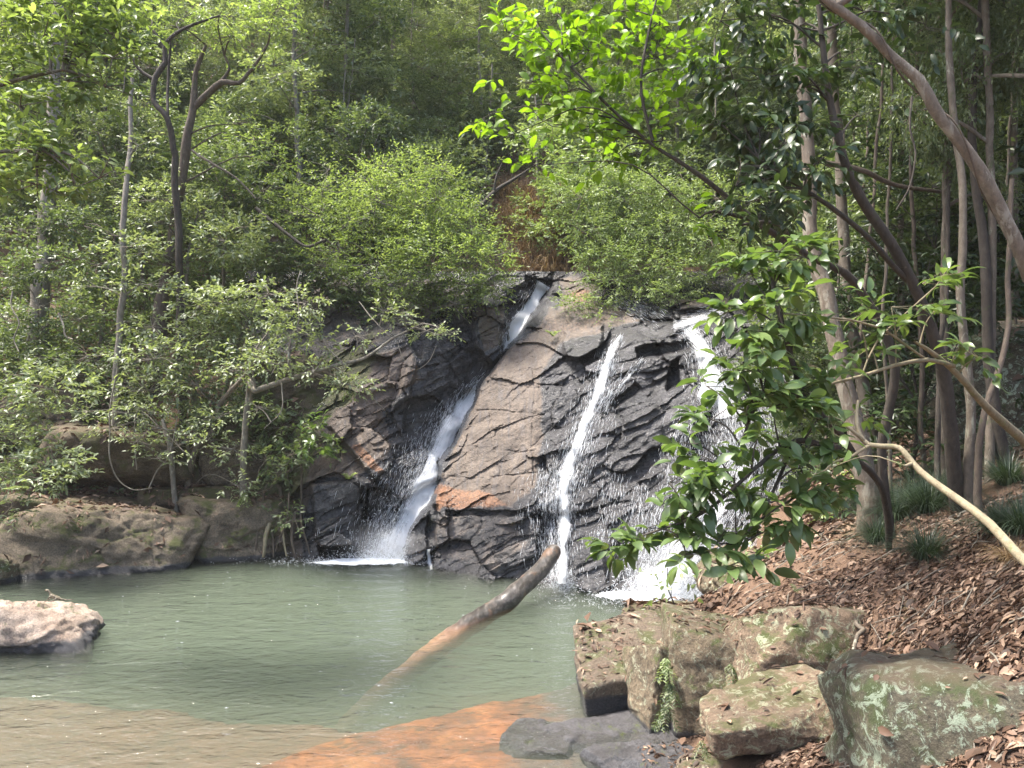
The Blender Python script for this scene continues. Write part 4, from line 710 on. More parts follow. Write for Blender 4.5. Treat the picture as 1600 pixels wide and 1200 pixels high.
# ---- trees of the right bank: stems in the shade, out-of-view crowns added to shade the wood
shade = [((1478, 8.6), 'tall', 'f', .62, 'thin dark trunk rising through the shade above the grass tussocks'), ((1545, 7.6), 'tall', 'f', .66, 'dark trunk in the shade before the green mossy boulder'), ((1640, 7.0), 'tall', 'f', .7, 'dark trunk just outside the right edge of the photo'),
         ((1410, 11.5), 'tall', 'f', .75, 'dark trunk behind the pale leaning branch on the right bank'), ((1590, 11.), 'tall', 'f', .8, 'dark trunk furthest right behind the leaning trunk'), ((1530, 14.), 'tall', 'g', .8, 'pale trunk glimpsed deep in the shaded wood at right'), ((1470, 16.5), 'pole', 'f', 1., 'slim leafy tree deep in the shaded wood at right'),
         ((1330, 14.5), 'pole', 'f', .9, 'slim leafy tree behind the two pinkish trunks'), ((1390, 17.), 'tall', 'g', .9, 'pale trunked tree far behind the pinkish trunks'), ((1600, 16.), 'pole', 'f', 1., 'slim leafy tree at the right edge deep in the wood'), ((1850, 6.), 'tall', 'f', .75, 'unseen tree added on the slope beyond the right edge to shade the wood'), ((1800, 9.), 'tall', 'f', .85, 'unseen tree added so that its crown shades the right bank')]
for (x, Y), kd, co, s, lb in shade: plant(kd, co, tuple(gp(x, Y)), (s * .42, s * .42, s), g.uniform(0, 6), lb, 'trees of the shaded right bank')

for (x, Y), kd, s, lb in [((1450, 12.), 'bush', 1., 'low bushy dark tree behind the leaning sapling'), ((1560, 12.6), 'bush', 1.1, 'low bushy dark tree far right behind the mossy boulder'), ((1380, 13.2), 'bush', 1., 'low bushy dark tree right of the slim spotted trunk'), ((1500, 15.), 'bush', 1.3, 'low bushy tree deep in the middle of the dark wood'), ((1610, 13.5), 'pole', .9, 'slim leafy tree touching the right edge of the photo'), ((1300, 12.6), 'bush', .8, 'low bushy tree between the pinkish trunk and the cascade'), ((1430, 14.), 'pole', .9, 'slim leafy tree behind the arching dark tree')]:
    plant(kd, 'f', tuple(gp(x, Y)), (s * .9, s * .9, s), g.uniform(0, 6), lb, 'trees of the shaded right bank')

# ---- single trees and shrubs the photo shows
def T(name, label, trunks, clumps, lm, bk, **k):
    """trunk points are (px, py, Y); the first is dropped to the ground"""
    tr = []
    for i, (pp, rr) in enumerate(trunks):
        q = pts(*pp)
        if i == 0: q[0] = np.array([q[0][0], q[0][1], float(H(q[0][0], q[0][1])) - .15])
        tr.append((q, rr))
    return tree(name, label, k.pop('cat', 'tree'), tr, [cl(*c) for c in clumps], M[lm], M[bk], **k)
g = np.random.default_rng(9)
# bright shrub over the gully
T('bright_shrub', 'large bright yellow green shrub leaning over the gully left of the cascades', [([(585, 520, 17.2), (600, 450, 16.8), (620, 390, 16.5), (650, 330, 16.2)], [.07, .06, .04, .02]), ([(590, 480, 17), (540, 400, 16.8), (500, 340, 16.6)], [.05, .04, .02]), ([(605, 450, 16.8), (680, 420, 16.2), (740, 410, 15.9)], [.05, .03, .02])],
  [(500, 300, 16.6, 46, 26), (470, 335, 16.7, 44, 24, .8), (560, 285, 16.5, 52, 28), (640, 280, 16.3, 54, 30, 1.2), (600, 320, 16.2, 50, 26, 1.1), (690, 305, 16.2, 44, 30, 1.3), (665, 345, 16, 52, 28, 1.3), (560, 350, 16.2, 50, 24), (720, 365, 15.9, 46, 30, 1.3), (420, 300, 16.7, 34, 16, .6), (450, 385, 16.6, 36, 18, .6), (520, 268, 16.5, 26, 14, .6), (600, 258, 16.4, 26, 12, .7), (690, 270, 16.3, 22, 14, .8), (735, 330, 16, 20, 18, .9), (775, 395, 15.8, 18, 18, .9), (500, 420, 16, 34, 16, .6), (640, 478, 15.5, 30, 10, .5), (700, 470, 15.4, 26, 12, .6), (630, 385, 15.9, 52, 26, 1.2), (690, 400, 15.7, 52, 28, 1.3), (750, 410, 15.7, 38, 32, 1.2), (545, 395, 16, 44, 22, .8), (600, 420, 15.8, 50, 22, .8),
   (660, 435, 15.6, 46, 22, 1), (730, 445, 15.5, 42, 20, 1), (770, 440, 15.6, 22, 26, .8), (620, 455, 15.6, 36, 18, .7)], 'leaf_bright', 'bark_pale', K=9, L=.085, Wr=.40, stem=.40, dens=.95, seed=11, ntw=16, br=.018, cat='shrub')
T('weeping_shrub', 'pale green fine leaved shrub spilling over the top of the cascade', [([(1010, 470, 18), (1010, 420, 17.4), (1000, 350, 17.2), (960, 290, 17)], [.07, .06, .04, .02]), ([(1010, 430, 17.4), (1080, 370, 17.2), (1130, 320, 17)], [.05, .03, .02]), ([(1010, 400, 17.3), (940, 380, 17), (890, 350, 16.8)], [.05, .03, .02])],
  [(890, 320, 17, 40, 24, .9), (930, 290, 17.2, 46, 26), (985, 300, 17.1, 52, 30, 1.1), (1045, 300, 17.1, 52, 30, 1), (1105, 320, 17, 50, 28, .9), (910, 365, 16.8, 46, 26, 1.1), (970, 355, 16.7, 54, 28, 1.2), (1035, 365, 16.7, 54, 28, 1.1), (1100, 375, 16.6, 50, 26, .9), (1150, 400, 16.6, 40, 22, .7), (935, 405, 16.4, 48, 22, 1.2), (1000, 415, 16.3, 52, 24, 1.2), (1060, 425, 16.3, 46, 22, 1), (950, 440, 16.1, 40, 16, .9), (1010, 455, 16, 44, 16, .8), (1060, 462, 16, 34, 14, .6), (1110, 430, 16.4, 40, 16, .5)],
  'leaf_pale', 'bark_grey', K=9, L=.085, Wr=.34, stem=.36, droop=.35, dens=1.3, seed=13, ntw=8, br=.016, cat='shrub')
T('hanging_shrub', 'small pale shrub hanging on the cliff top beside the left chute', [([(925, 505, 17.2), (905, 480, 16.3)], [.02, .01])], [(900, 468, 16.0, 22, 10, .8), (925, 478, 15.9, 26, 10, .8), (885, 472, 16, 16, 8, .6), (940, 500, 15.7, 20, 8, .5)], 'leaf_pale', 'bark_grey', K=7, L=.07, dens=1.2, seed=14, ntw=4, br=.006, cat='shrub')
# top left overhanging canopy, near
T('overhanging_tree', 'near tree with bright green leaves reaching in from the upper left corner', [([(-260, 700, 8.8), (-240, 400, 8.6), (-200, 150, 8.4), (-120, 20, 8.2)], [.16, .13, .1, .06]), ([(-210, 200, 8.4), (-60, 150, 8.2), (100, 110, 8.2)], [.05, .035, .015]), ([(-230, 320, 8.5), (-100, 250, 8.2), (60, 230, 8)], [.04, .03, .012])],
  [(20, 20, 8.5, 60, 40), (100, 20, 8.6, 60, 36), (60, 70, 8.3, 56, 34), (150, 60, 8.4, 50, 30, .9), (190, 95, 8.3, 30, 20, .6), (110, 120, 8.2, 56, 30), (20, 120, 8.3, 50, 36), (170, 135, 8.2, 40, 20, .7), (60, 170, 8.2, 54, 26, .8), (140, 25, 8.6, 66, 30, .9), (20, 225, 8, 46, 32, 1.1), (80, 235, 7.9, 44, 28, 1), (110, 275, 7.9, 30, 22, .8), (40, 285, 7.9, 48, 26, .9), (160, 280, 8, 26, 16, .6), (-60, 100, 8.4, 70, 60), (-60, 240, 8.2, 70, 60)],
  'leaf_bright', 'bark_grey', K=7, L=.115, Wr=.42, stem=.24, lod=1, dens=1.6, seed=15, ntw=6, br=.02)
T('near_shrub', 'shrub with pale leaves hanging over the left edge of the bank', [([(-150, 800, 11.8), (-110, 700, 11.8), (-30, 650, 11.7)], [.06, .05, .03])], [(30, 690, 11.6, 44, 24), (85, 712, 11.5, 40, 20), (60, 745, 11.4, 44, 16, .9), (110, 735, 11.4, 24, 14, .8), (10, 740, 11.5, 40, 20), (20, 640, 11.8, 46, 22), (70, 610, 11.9, 50, 20, .9), (15, 590, 12, 44, 22), (100, 650, 11.9, 24, 14, .5), (15, 800, 11.6, 22, 18, .6)], 'leaf_grey', 'bark_grey', K=7, L=.10, Wr=.42, stem=.22, lod=1, dens=1.2, seed=16, ntw=6, br=.012, cat='shrub')
# left bank understorey
LS = [('shrub with dull leaves at the left edge halfway up the picture', (60, 560, 15.6), [(30, 430), (90, 420), (60, 480), (20, 500), (110, 500), (50, 540)], 'leaf_forest'),
      ('shrub below the near overhanging leaves on the left', (150, 540, 16.2), [(140, 350), (90, 340), (180, 370), (130, 410), (170, 440), (30, 360)], 'leaf_forest'),
      ('dark leafy shrub above the broad overhanging boulder', (140, 640, 15), [(140, 560), (190, 590), (110, 590), (170, 630), (220, 560), (80, 560)], 'leaf_forest'),
      ('pale leaved shrub with whitish sprays on the left slope', (280, 480, 16), [(225, 310), (270, 300), (310, 330), (250, 350), (340, 370), (300, 385), (375, 350), (290, 420), (230, 400)], 'leaf_grey'),
      ('pale layered shrub left of the twisting white branches', (330, 640, 14.6), [(300, 480), (350, 470), (390, 500), (330, 520), (370, 540), (290, 540), (240, 510), (400, 460), (350, 580)], 'leaf_grey'),
      ('shrub at the foot of the pale layered shrub above the shore rocks', (290, 700, 14.4), [(240, 610), (290, 620), (340, 640), (220, 650), (270, 580), (310, 600), (250, 560)], 'leaf_grey'),
      ('dark shrub behind the pale branched shrub under the bright one', (470, 520, 16.8), [(440, 400), (490, 420), (520, 450), (460, 460), (400, 420), (540, 440), (420, 370)], 'leaf_forest'),
      ('dull green shrub growing at the upper edge of the dark cliff', (590, 500, 16.8), [(560, 460), (600, 480), (640, 480), (680, 470), (580, 500), (700, 455)], 'leaf_forest'),
      ('dull green shrub between the mossy branched trees', (350, 420, 17), [(330, 250), (380, 240), (350, 300), (400, 300), (300, 280), (420, 340), (380, 380)], 'leaf_forest'),
      ('dark shrub at the top of the roots left of the cliff', (430, 660, 14.6), [(420, 640), (400, 680), (440, 680), (380, 640), (390, 710)], 'leaf_forest'),
      ('leafy shrub hanging in front of the roots beside the dark cliff', (455, 760, 13.9), [(415, 720), (450, 740), (420, 765), (470, 710), (445, 790), (410, 800), (465, 815), (480, 690)], 'leaf_forest'),
      ('dull shrub under the black branched tree', (230, 330, 17.5), [(200, 200), (240, 250), (180, 270), (150, 200), (260, 200), (220, 160), (150, 140)], 'leaf_forest')]
for k, (lb, b, cs, lm) in enumerate(LS):
    near = b[2] < 14.2; dz = .4 if not near else .5
    T('bank_shrub', lb, [([(b[0], b[1], b[2]), ((b[0] + cs[2][0]) / 2, (b[1] + cs[2][1]) / 2, b[2] - dz * .5), (cs[2][0], cs[2][1], b[2] - dz)], [.045, .035, .015])],
      [(x, y, b[2] - dz + g.uniform(-.5, .3), g.uniform(32, 46) * (.62 if near else 1), g.uniform(16, 26) * (.75 if near else 1), g.uniform(.7, 1.1)) for x, y in cs], lm, 'bark_pale' if lm == 'leaf_grey' else 'bark_grey', K=7, L=.105, Wr=.45, stem=.24, dens=1.15, lod=1, seed=40 + k, ntw=14, br=.014, cat='shrub', group='shrubs on the left bank', up=1.3 if lm == 'leaf_grey' else .8)
T('trailing_shrub', 'loose pale shrub trailing over the boulders of the left bank', [([(300, 730, 14.2), (290, 690, 13.7), (250, 670, 13.3)], [.03, .025, .015])], [(165, 665, 13, 34, 14, .8), (205, 690, 12.9, 30, 14, .8), (240, 715, 12.9, 26, 14, .7), (280, 700, 13, 28, 14, .7), (320, 690, 13.1, 30, 14, .8), (360, 700, 13.1, 26, 14, .8), (215, 640, 13.1, 34, 14, .8), (345, 650, 13.2, 34, 16, .8), (380, 760, 13.1, 18, 14, .6), (130, 640, 13, 30, 14, .7)], 'leaf_grey', 'bark_pale', K=7, L=.085, Wr=.45, stem=.24, lod=1, dens=.8, seed=63, ntw=12, br=.01, cat='shrub', up=1.3)
T('branching_shrub', 'pale leaved shrub with bare twisting whitish branches over the left cliff', [([(372, 700, 13.6), (388, 620, 13.0), (400, 612, 12.7), (455, 592, 12.5), (520, 572, 12.4), (572, 560, 12.4), (612, 530, 12.5), (660, 505, 12.6)], [.06, .055, .05, .042, .034, .026, .02, .01]),
   ([(455, 592, 12.5), (452, 545, 12.4), (468, 500, 12.5), (462, 455, 12.6), (470, 425, 12.7)], [.03, .025, .018, .012, .007]), ([(462, 510, 12.5), (510, 545, 12.3), (540, 575, 12.3)], [.015, .012, .01]), ([(520, 572, 12.4), (560, 600, 12.2), (600, 640, 12.3)], [.014, .01, .006]), ([(400, 612, 12.7), (395, 560, 12.6), (420, 520, 12.6)], [.02, .016, .01]), ([(612, 530, 12.5), (585, 500, 12.5), (560, 470, 12.7)], [.014, .01, .006]), ([(440, 598, 12.5), (440, 640, 12.3), (410, 670, 12.3)], [.014, .01, .006])],
  [(430, 480, 12.5, 34, 16), (480, 470, 12.5, 30, 14, .6), (405, 540, 12.5, 32, 16), (450, 520, 12.3, 36, 18), (500, 530, 12.3, 36, 16, .9), (550, 530, 12.3, 30, 14, .6), (430, 565, 12.3, 38, 16), (490, 580, 12.2, 34, 14, .8), (540, 600, 12.2, 34, 14, .9), (560, 590, 12.2, 24, 12, .5), (600, 490, 12.4, 30, 14, .9), (640, 490, 12.5, 30, 14, 1), (670, 515, 12.5, 26, 12, .9), (695, 523, 12.5, 14, 8, .8), (370, 580, 12.6, 34, 14, .8), (400, 640, 12.4, 30, 12, .5)],
  'leaf_grey', 'bark_pale', K=6, L=.085, Wr=.48, stem=.2, lod=1, dens=.95, seed=21, ntw=15, br=.012, cat='shrub', up=1.4)
# left trees with visible limbs
T('brown_trunk_tree', 'reddish brown trunked tree forking into a mossy crooked bough at upper left', [([(236, 600, 15.8), (250, 500, 15.8), (268, 390, 15.7), (282, 290, 15.6), (290, 230, 15.5), (304, 165, 15.5), (308, 110, 15.5), (322, 70, 15.5)], [.17, .15, .125, .11, .095, .075, .05, .03]),
   ([(303, 168, 15.5), (325, 145, 15.4), (345, 128, 15.3), (372, 130, 15.2), (398, 108, 15.2), (420, 70, 15.1)], [.07, .065, .06, .045, .035, .02]), ([(345, 128, 15.3), (358, 108, 15.3), (350, 85, 15.3)], [.04, .03, .02])],
  [(300, 40, 15.3, 46, 26, .6), (380, 60, 15, 50, 28, .7), (420, 110, 15, 42, 22, .6), (350, 20, 15, 50, 24, .6), (430, 30, 14.8, 46, 24, .9), (400, 215, 15.2, 40, 18, .7), (425, 262, 15.2, 26, 16, .9), (360, 190, 15.4, 36, 16, .5)], 'leaf_bright', 'bark_brown', K=7, L=.10, stem=.26, dens=.9, seed=22, ntw=8, br=.02)
T('black_branch_tree', 'thin black crooked tree with snaking limbs at upper left', [([(285, 420, 15.2), (277, 300, 15.0), (268, 230, 14.9), (262, 185, 14.8), (241, 158, 14.8), (243, 122, 14.8), (258, 100, 14.8), (258, 75, 14.8), (275, 55, 14.7), (305, 40, 14.7), (345, 25, 14.7)], [.075, .07, .062, .058, .055, .055, .052, .045, .035, .025, .015]),
   ([(258, 78, 14.8), (245, 55, 14.8), (225, 35, 14.8)], [.035, .025, .015]), ([(242, 125, 14.8), (218, 108, 14.8), (205, 80, 14.8), (190, 60, 14.8)], [.035, .028, .02, .012]), ([(262, 180, 14.8), (262, 120, 15.1), (266, 60, 15.2)], [.03, .03, .02])],
  [(230, 30, 14.9, 40, 22, .6), (190, 60, 15, 34, 18, .5), (280, 30, 14.9, 34, 18, .5)], 'leaf_forest', 'bark_dark', K=6, L=.1, dens=.8, seed=23, ntw=6, br=.014)
T('pale_stem_tree', 'slim lichen spotted trunk standing above the left shore boulders', [([(176, 720, 14.2), (180, 640, 14.1), (186, 540, 14.1), (192, 430, 14.1), (196, 330, 14.2), (205, 200, 14.5), (203, 120, 14.6)], [.09, .075, .065, .06, .055, .045, .03])], [(190, 380, 14, 46, 20, .8), (230, 440, 13.9, 36, 16, .7), (150, 450, 14, 34, 16, .6), (215, 230, 14.4, 40, 18, .5)], 'leaf_grey', 'bark_pale', K=6, L=.1, lod=1, dens=.9, seed=24, ntw=8, br=.014)
T('grey_trunk_tree', 'thick grey trunk with hanging roots at the far left', [([(62, 560, 16.4), (62, 500, 16.3), (68, 400, 16.3), (78, 280, 16.3), (85, 150, 16.3), (90, -40, 16.3)], [.26, .19, .16, .14, .12, .08])], [(60, 330, 16, 50, 20, .7), (110, 280, 16, 46, 20, .6)], 'leaf_forest', 'bark_pale', K=6, L=.11, dens=.9, seed=25, ntw=5, br=.02)
T('leaning_sapling', 'mossy leaning stem rising to the right above the left shore', [([(283, 752, 13.9), (300, 715, 13.7), (330, 678, 13.6), (348, 630, 13.5), (385, 585, 13.4), (420, 540, 13.3)], [.06, .06, .055, .04, .03, .015]), ([(348, 630, 13.5), (362, 600, 13.5), (358, 570, 13.5)], [.03, .02, .012])], [(395, 560, 13.2, 30, 14, .7)], 'leaf_grey', 'bark_grey', K=6, L=.1, lod=1, dens=.8, seed=26, ntw=5, br=.012)
T('broken_sapling', 'short pale broken stem behind the left shore ledge', [([(276, 745, 13.5), (270, 715, 13.5), (262, 680, 13.5), (255, 655, 13.6)], [.05, .05, .045, .03])], [], 'leaf_grey', 'bark_pale', seed=27)
T('big_pale_trunk', 'big pale pinkish trunk at the top of the picture left of centre', [([(455, 330, 23.), (462, 220, 23), (470, 100, 23), (476, 0, 23), (480, -120, 23)], [.36, .30, .24, .2, .15]), ([(466, 190, 23), (492, 60, 22.8), (505, 30, 22.8), (512, -30, 22.8)], [.09, .08, .07, .05])], [(430, 130, 22.6, 46, 18, .5), (540, 60, 22.4, 42, 24, .9), (580, 40, 22.3, 40, 26, 1.), (560, 100, 22.4, 42, 20, .8), (500, 250, 22.4, 46, 20, .7), (470, 290, 22.4, 40, 18, .6)], 'leaf_bright', 'bark_pink', K=7, L=.13, stem=.3, dens=1., seed=28, ntw=6, br=.03)
T('pale_pole_tree', 'straight pale pole trunk near the top centre', [([(606, 330, 25.), (608, 230, 25), (612, 130, 25), (616, 0, 25), (618, -80, 25)], [.11, .10, .09, .08, .06])], [(640, 150, 24.6, 46, 18, .7), (590, 200, 24.6, 40, 16, .6)], 'leaf_grey', 'bark_pale', K=6, L=.13, dens=.8, seed=29, ntw=10, br=.02)
T('white_sapling', 'thin white stem standing at the head of the gully', [([(842, 352, 20.4), (842, 310, 20.4), (840, 240, 20.4), (838, 150, 20.5)], [.045, .04, .035, .02])], [(845, 180, 20.3, 40, 16, .7), (825, 130, 20.3, 36, 16, .6)], 'leaf_grey', 'bark_pale', K=6, L=.12, dens=.8, seed=30, ntw=8, br=.014)
T('white_sapling', 'thin pale stem left of the head of the gully', [([(757, 320, 22.), (758, 280, 22), (762, 200, 22), (770, 100, 22)], [.045, .04, .035, .02])], [(770, 160, 21.8, 42, 18, .7), (740, 200, 21.8, 36, 16, .6)], 'leaf_grey', 'bark_pale', K=6, L=.12, dens=.8, seed=31, ntw=8, br=.014)
q = smoothpath(pts((738, 336, 18.2), (772, 300, 18.4), (800, 282, 18.6), (830, 262, 18.8)), [.055, .05, .04, .02], .1, .04, 2); q2b = smoothpath(pts((772, 300, 18.4), (775, 280, 18.4), (785, 255, 18.5)), [.03, .02, .01], .1, .03, 3)
V, Fc = tubes_mesh([q, q2b], 8); tag(mk('fallen_branch', V, Fc, M['bark_dark'], smooth=True), 'dark fallen branch sloping across the head of the gully', 'branch')
# big leaved lime canopy, upper centre right
T('backlit_tree', 'near tree with large backlit lime green leaves at upper centre right', [([(1395, 830, 7.4), (1385, 700, 7.2), (1400, 560, 7.), (1335, 440, 6.8), (1262, 400, 6.7), (1180, 345, 6.6), (1090, 270, 6.5), (1020, 220, 6.5), (940, 150, 6.5), (880, 90, 6.6)], [.05, .046, .042, .036, .03, .025, .02, .016, .012, .008]),
   ([(1180, 345, 6.6), (1120, 330, 6.5), (1098, 340, 6.4)], [.02, .014, .008]), ([(1020, 220, 6.5), (1000, 120, 6.5), (1020, 0, 6.6)], [.016, .012, .008]), ([(1262, 400, 6.7), (1210, 348, 6.5), (1150, 352, 6.4)], [.025, .018, .01])],
  [(830, 30, 6.8, 52, 30, 1), (895, 20, 6.9, 52, 30, 1.1), (960, 30, 6.9, 52, 32, 1.1), (1025, 40, 6.8, 50, 34, 1), (860, 80, 6.7, 50, 28, 1.1), (925, 85, 6.6, 54, 32, 1.2), (990, 95, 6.7, 50, 30, 1.1), (815, 130, 6.7, 44, 26, .9), (880, 140, 6.6, 54, 28, 1.1), (945, 150, 6.5, 54, 28, 1.1), (1010, 160, 6.6, 48, 28, 1), (850, 190, 6.6, 40, 22, .8), (910, 205, 6.5, 44, 22, .8), (975, 210, 6.5, 44, 24, .8), (1035, 220, 6.6, 40, 22, .7), (765, 175, 6.7, 20, 12, .7), (790, 210, 6.7, 22, 12, .6), (1060, 110, 6.8, 40, 40, .8), (830, 262, 6.5, 20, 12, .5), (1078, 340, 6.4, 16, 12, .5), (960, 255, 6.5, 36, 14, .4), (790, 60, 6.8, 20, 20, .5)],
  'leaf_lime', 'bark_dark', K=6, L=.135, Wr=.46, stem=.22, lod=2, droop=.3, dens=.85, seed=32, ntw=5, br=.008, minfrac=.55)
T('dark_leaved_tree', 'dark tree with drooping glossy leaves at upper right', [([(1500, 850, 7.2), (1490, 700, 7.), (1470, 580, 6.8), (1420, 440, 6.5), (1345, 300, 6.2), (1310, 215, 6.1), (1290, 100, 6.1), (1270, -60, 6.1)], [.075, .068, .058, .045, .038, .032, .026, .016]), ([(1420, 440, 6.5), (1330, 350, 6.1), (1230, 285, 5.9), (1180, 250, 5.9)], [.024, .02, .015, .01])],
  [(1120, 40, 6.2, 50, 34, 1), (1190, 30, 6.2, 52, 34, 1), (1260, 50, 6.3, 50, 34, .9), (1130, 110, 6.1, 46, 34, 1), (1195, 110, 6., 50, 32, 1), (1255, 140, 6.1, 46, 30, .9), (1120, 190, 6, 40, 30, .9), (1175, 190, 5.9, 46, 30, 1), (1235, 210, 5.9, 48, 28, 1), (1160, 260, 5.8, 42, 26, 1), (1215, 280, 5.8, 46, 26, 1), (1275, 260, 5.9, 36, 22, .7), (1190, 320, 5.7, 38, 20, .9), (1320, 100, 6.4, 46, 24, .6), (1350, 180, 6.4, 40, 20, .5), (1245, 330, 5.8, 30, 16, .6), (1160, 295, 5.7, 24, 20, .8), (1350, 20, 6.5, 56, 28, .8), (1450, 40, 6.6, 50, 22, .5)],
  'leaf_dark', 'bark_dark', K=7, L=.135, Wr=.36, stem=.22, lod=2, droop=.75, dens=1.25, seed=33, ntw=5, br=.01, minfrac=.4)
# glossy foreground shrub
T('glossy_shrub', 'near shrub with large glossy green leaves hanging before the right cascade', [([(1392, 850, 7.2), (1378, 780, 6.6), (1330, 710, 5.7), (1262, 620, 5.), (1222, 520, 4.8), (1205, 420, 4.8)], [.03, .028, .024, .02, .015, .01]), ([(1310, 700, 5.3), (1240, 690, 4.8), (1175, 740, 4.6), (1100, 800, 4.5), (1010, 835, 4.5)], [.02, .017, .013, .01, .006]), ([(1262, 620, 5.), (1195, 620, 4.7), (1160, 700, 4.6)], [.014, .011, .007]), ([(1240, 690, 4.8), (1200, 780, 4.6), (1160, 850, 4.5)], [.013, .01, .006])],
  [(1215, 405, 4.8, 40, 20), (1175, 430, 4.8, 34, 20, .9), (1250, 400, 4.8, 34, 18, .9), (1245, 445, 4.9, 32, 20, .8), (1165, 480, 4.7, 36, 22, 1), (1215, 480, 4.7, 38, 22, 1), (1140, 525, 4.7, 32, 22, .9), (1190, 535, 4.7, 36, 22, 1), (1240, 530, 4.8, 32, 20, .8), (1150, 580, 4.6, 34, 20, .9), (1105, 600, 4.7, 26, 14, .8), (1215, 585, 4.7, 34, 20, .9), (1170, 625, 4.6, 38, 20, 1), (1230, 640, 4.7, 38, 20, 1), (1125, 655, 4.6, 36, 18, 1), (1190, 680, 4.6, 36, 18, 1), (1270, 690, 4.8, 34, 18, .9), (1110, 715, 4.6, 34, 18, .9), (1235, 730, 4.7, 40, 20, 1.1), (1160, 745, 4.5, 38, 20, 1.1), (1095, 770, 4.5, 36, 18, 1), (1215, 780, 4.6, 38, 20, 1.1), (1140, 800, 4.5, 38, 20, 1.1), (1050, 800, 4.5, 32, 16, 1), (1010, 825, 4.5, 28, 14, 1), (965, 848, 4.5, 26, 14, 1), (1070, 835, 4.5, 34, 16, 1), (1120, 850, 4.4, 32, 16, 1), (1180, 835, 4.5, 34, 18, 1), (1140, 885, 4.4, 22, 14, .9), (1230, 820, 4.6, 26, 16, .8), (1270, 760, 4.8, 30, 18, .9), (1085, 690, 4.6, 28, 14, .8), (1100, 740, 4.5, 32, 16, .9), (1060, 760, 4.5, 28, 14, .8), (1030, 850, 4.45, 30, 14, .9), (1085, 865, 4.4, 30, 14, .9), (1260, 600, 4.8, 30, 18, .8), (1280, 640, 4.8, 28, 16, .7)],
  'leaf_glossy', 'bark_dark', K=8, L=.14, Wr=.42, stem=.13, lod=2, droop=.3, dens=2.7, seed=34, ntw=5, br=.007, minfrac=.3, cat='shrub', up=1.0)
T('leafy_branch_tree', 'leaning sapling with pale branches and bright tip leaves on the right', [([(1690, 860, 6.4), (1640, 735, 6.2), (1600, 690, 6.), (1540, 630, 5.7), (1490, 572, 5.5), (1450, 545, 5.3), (1432, 535, 5.2)], [.045, .04, .036, .028, .02, .014, .008]), ([(1490, 572, 5.5), (1450, 563, 5.3), (1400, 573, 5.2), (1345, 592, 5.1), (1270, 608, 5.), (1220, 600, 5)], [.018, .015, .012, .01, .008, .005]), ([(1345, 592, 5.1), (1370, 530, 5.1), (1440, 470, 5.1)], [.007, .006, .004]), ([(1450, 563, 5.3), (1360, 510, 5.), (1290, 495, 4.9), (1210, 488, 4.9)], [.008, .008, .006, .004])],
  [(1340, 505, 5, 34, 14, 1), (1390, 480, 5.1, 34, 14, 1), (1440, 450, 5.1, 34, 12, .9), (1475, 432, 5.1, 22, 8, .8), (1400, 520, 5.1, 32, 14, .9), (1320, 560, 5, 36, 14, 1), (1280, 575, 5, 32, 14, .9), (1250, 620, 4.9, 30, 12, .8), (1365, 545, 5.1, 30, 12, .7), (1500, 545, 5.4, 20, 12, .8), (1525, 560, 5.4, 20, 14, .8), (1460, 485, 5.2, 20, 10, .6), (1220, 560, 4.9, 26, 12, .8), (1330, 640, 5.1, 26, 14, .6)],
  'leaf_glossy', 'bark_bent', K=6, L=.14, Wr=.36, stem=.14, lod=2, droop=.12, dens=1.1, seed=35, ntw=3, br=.006, minfrac=.3, up=1.3)
T('shade_shrub', 'dim leafy shrub filling the shade between the right hand trunks', [([(1420, 780, 9.5), (1430, 700, 9.3), (1440, 640, 9.2)], [.03, .025, .015])], [(1400, 640, 9.2, 40, 18, .8), (1440, 690, 9, 44, 18, .8), (1420, 600, 9.4, 40, 18, .7), (1350, 560, 9.6, 40, 18, .6), (1380, 720, 9, 34, 16, .7), (1290, 740, 9.2, 40, 20, .8), (1310, 790, 9, 36, 16, .7), (1480, 650, 9.2, 30, 16, .5), (1570, 650, 8.8, 40, 16, .6), (1300, 450, 9.4, 44, 20, .7), (1350, 400, 9.4, 44, 20, .7), (1400, 350, 9.2, 44, 20, .6), (1460, 420, 9, 46, 20, .7), (1410, 460, 9.2, 46, 20, .7), (1510, 480, 8.8, 46, 20, .7), (1570, 440, 8.8, 46, 20, .7), (1590, 540, 8.7, 40, 18, .6), (1350, 500, 9.4, 40, 18, .7), (1460, 540, 9, 46, 18, .7), (1520, 380, 9, 46, 20, .6), (1330, 650, 9.2, 36, 18, .7), (1370, 300, 9.6, 46, 20, .7), (1450, 300, 9.4, 46, 20, .6), (1540, 300, 9.2, 46, 20, .6), (1500, 700, 8.4, 40, 14, .6)], 'leaf_dark', 'bark_dark', K=7, L=.12, Wr=.36, stem=.28, lod=1, dens=1.9, seed=36, ntw=14, br=.01, cat='shrub')
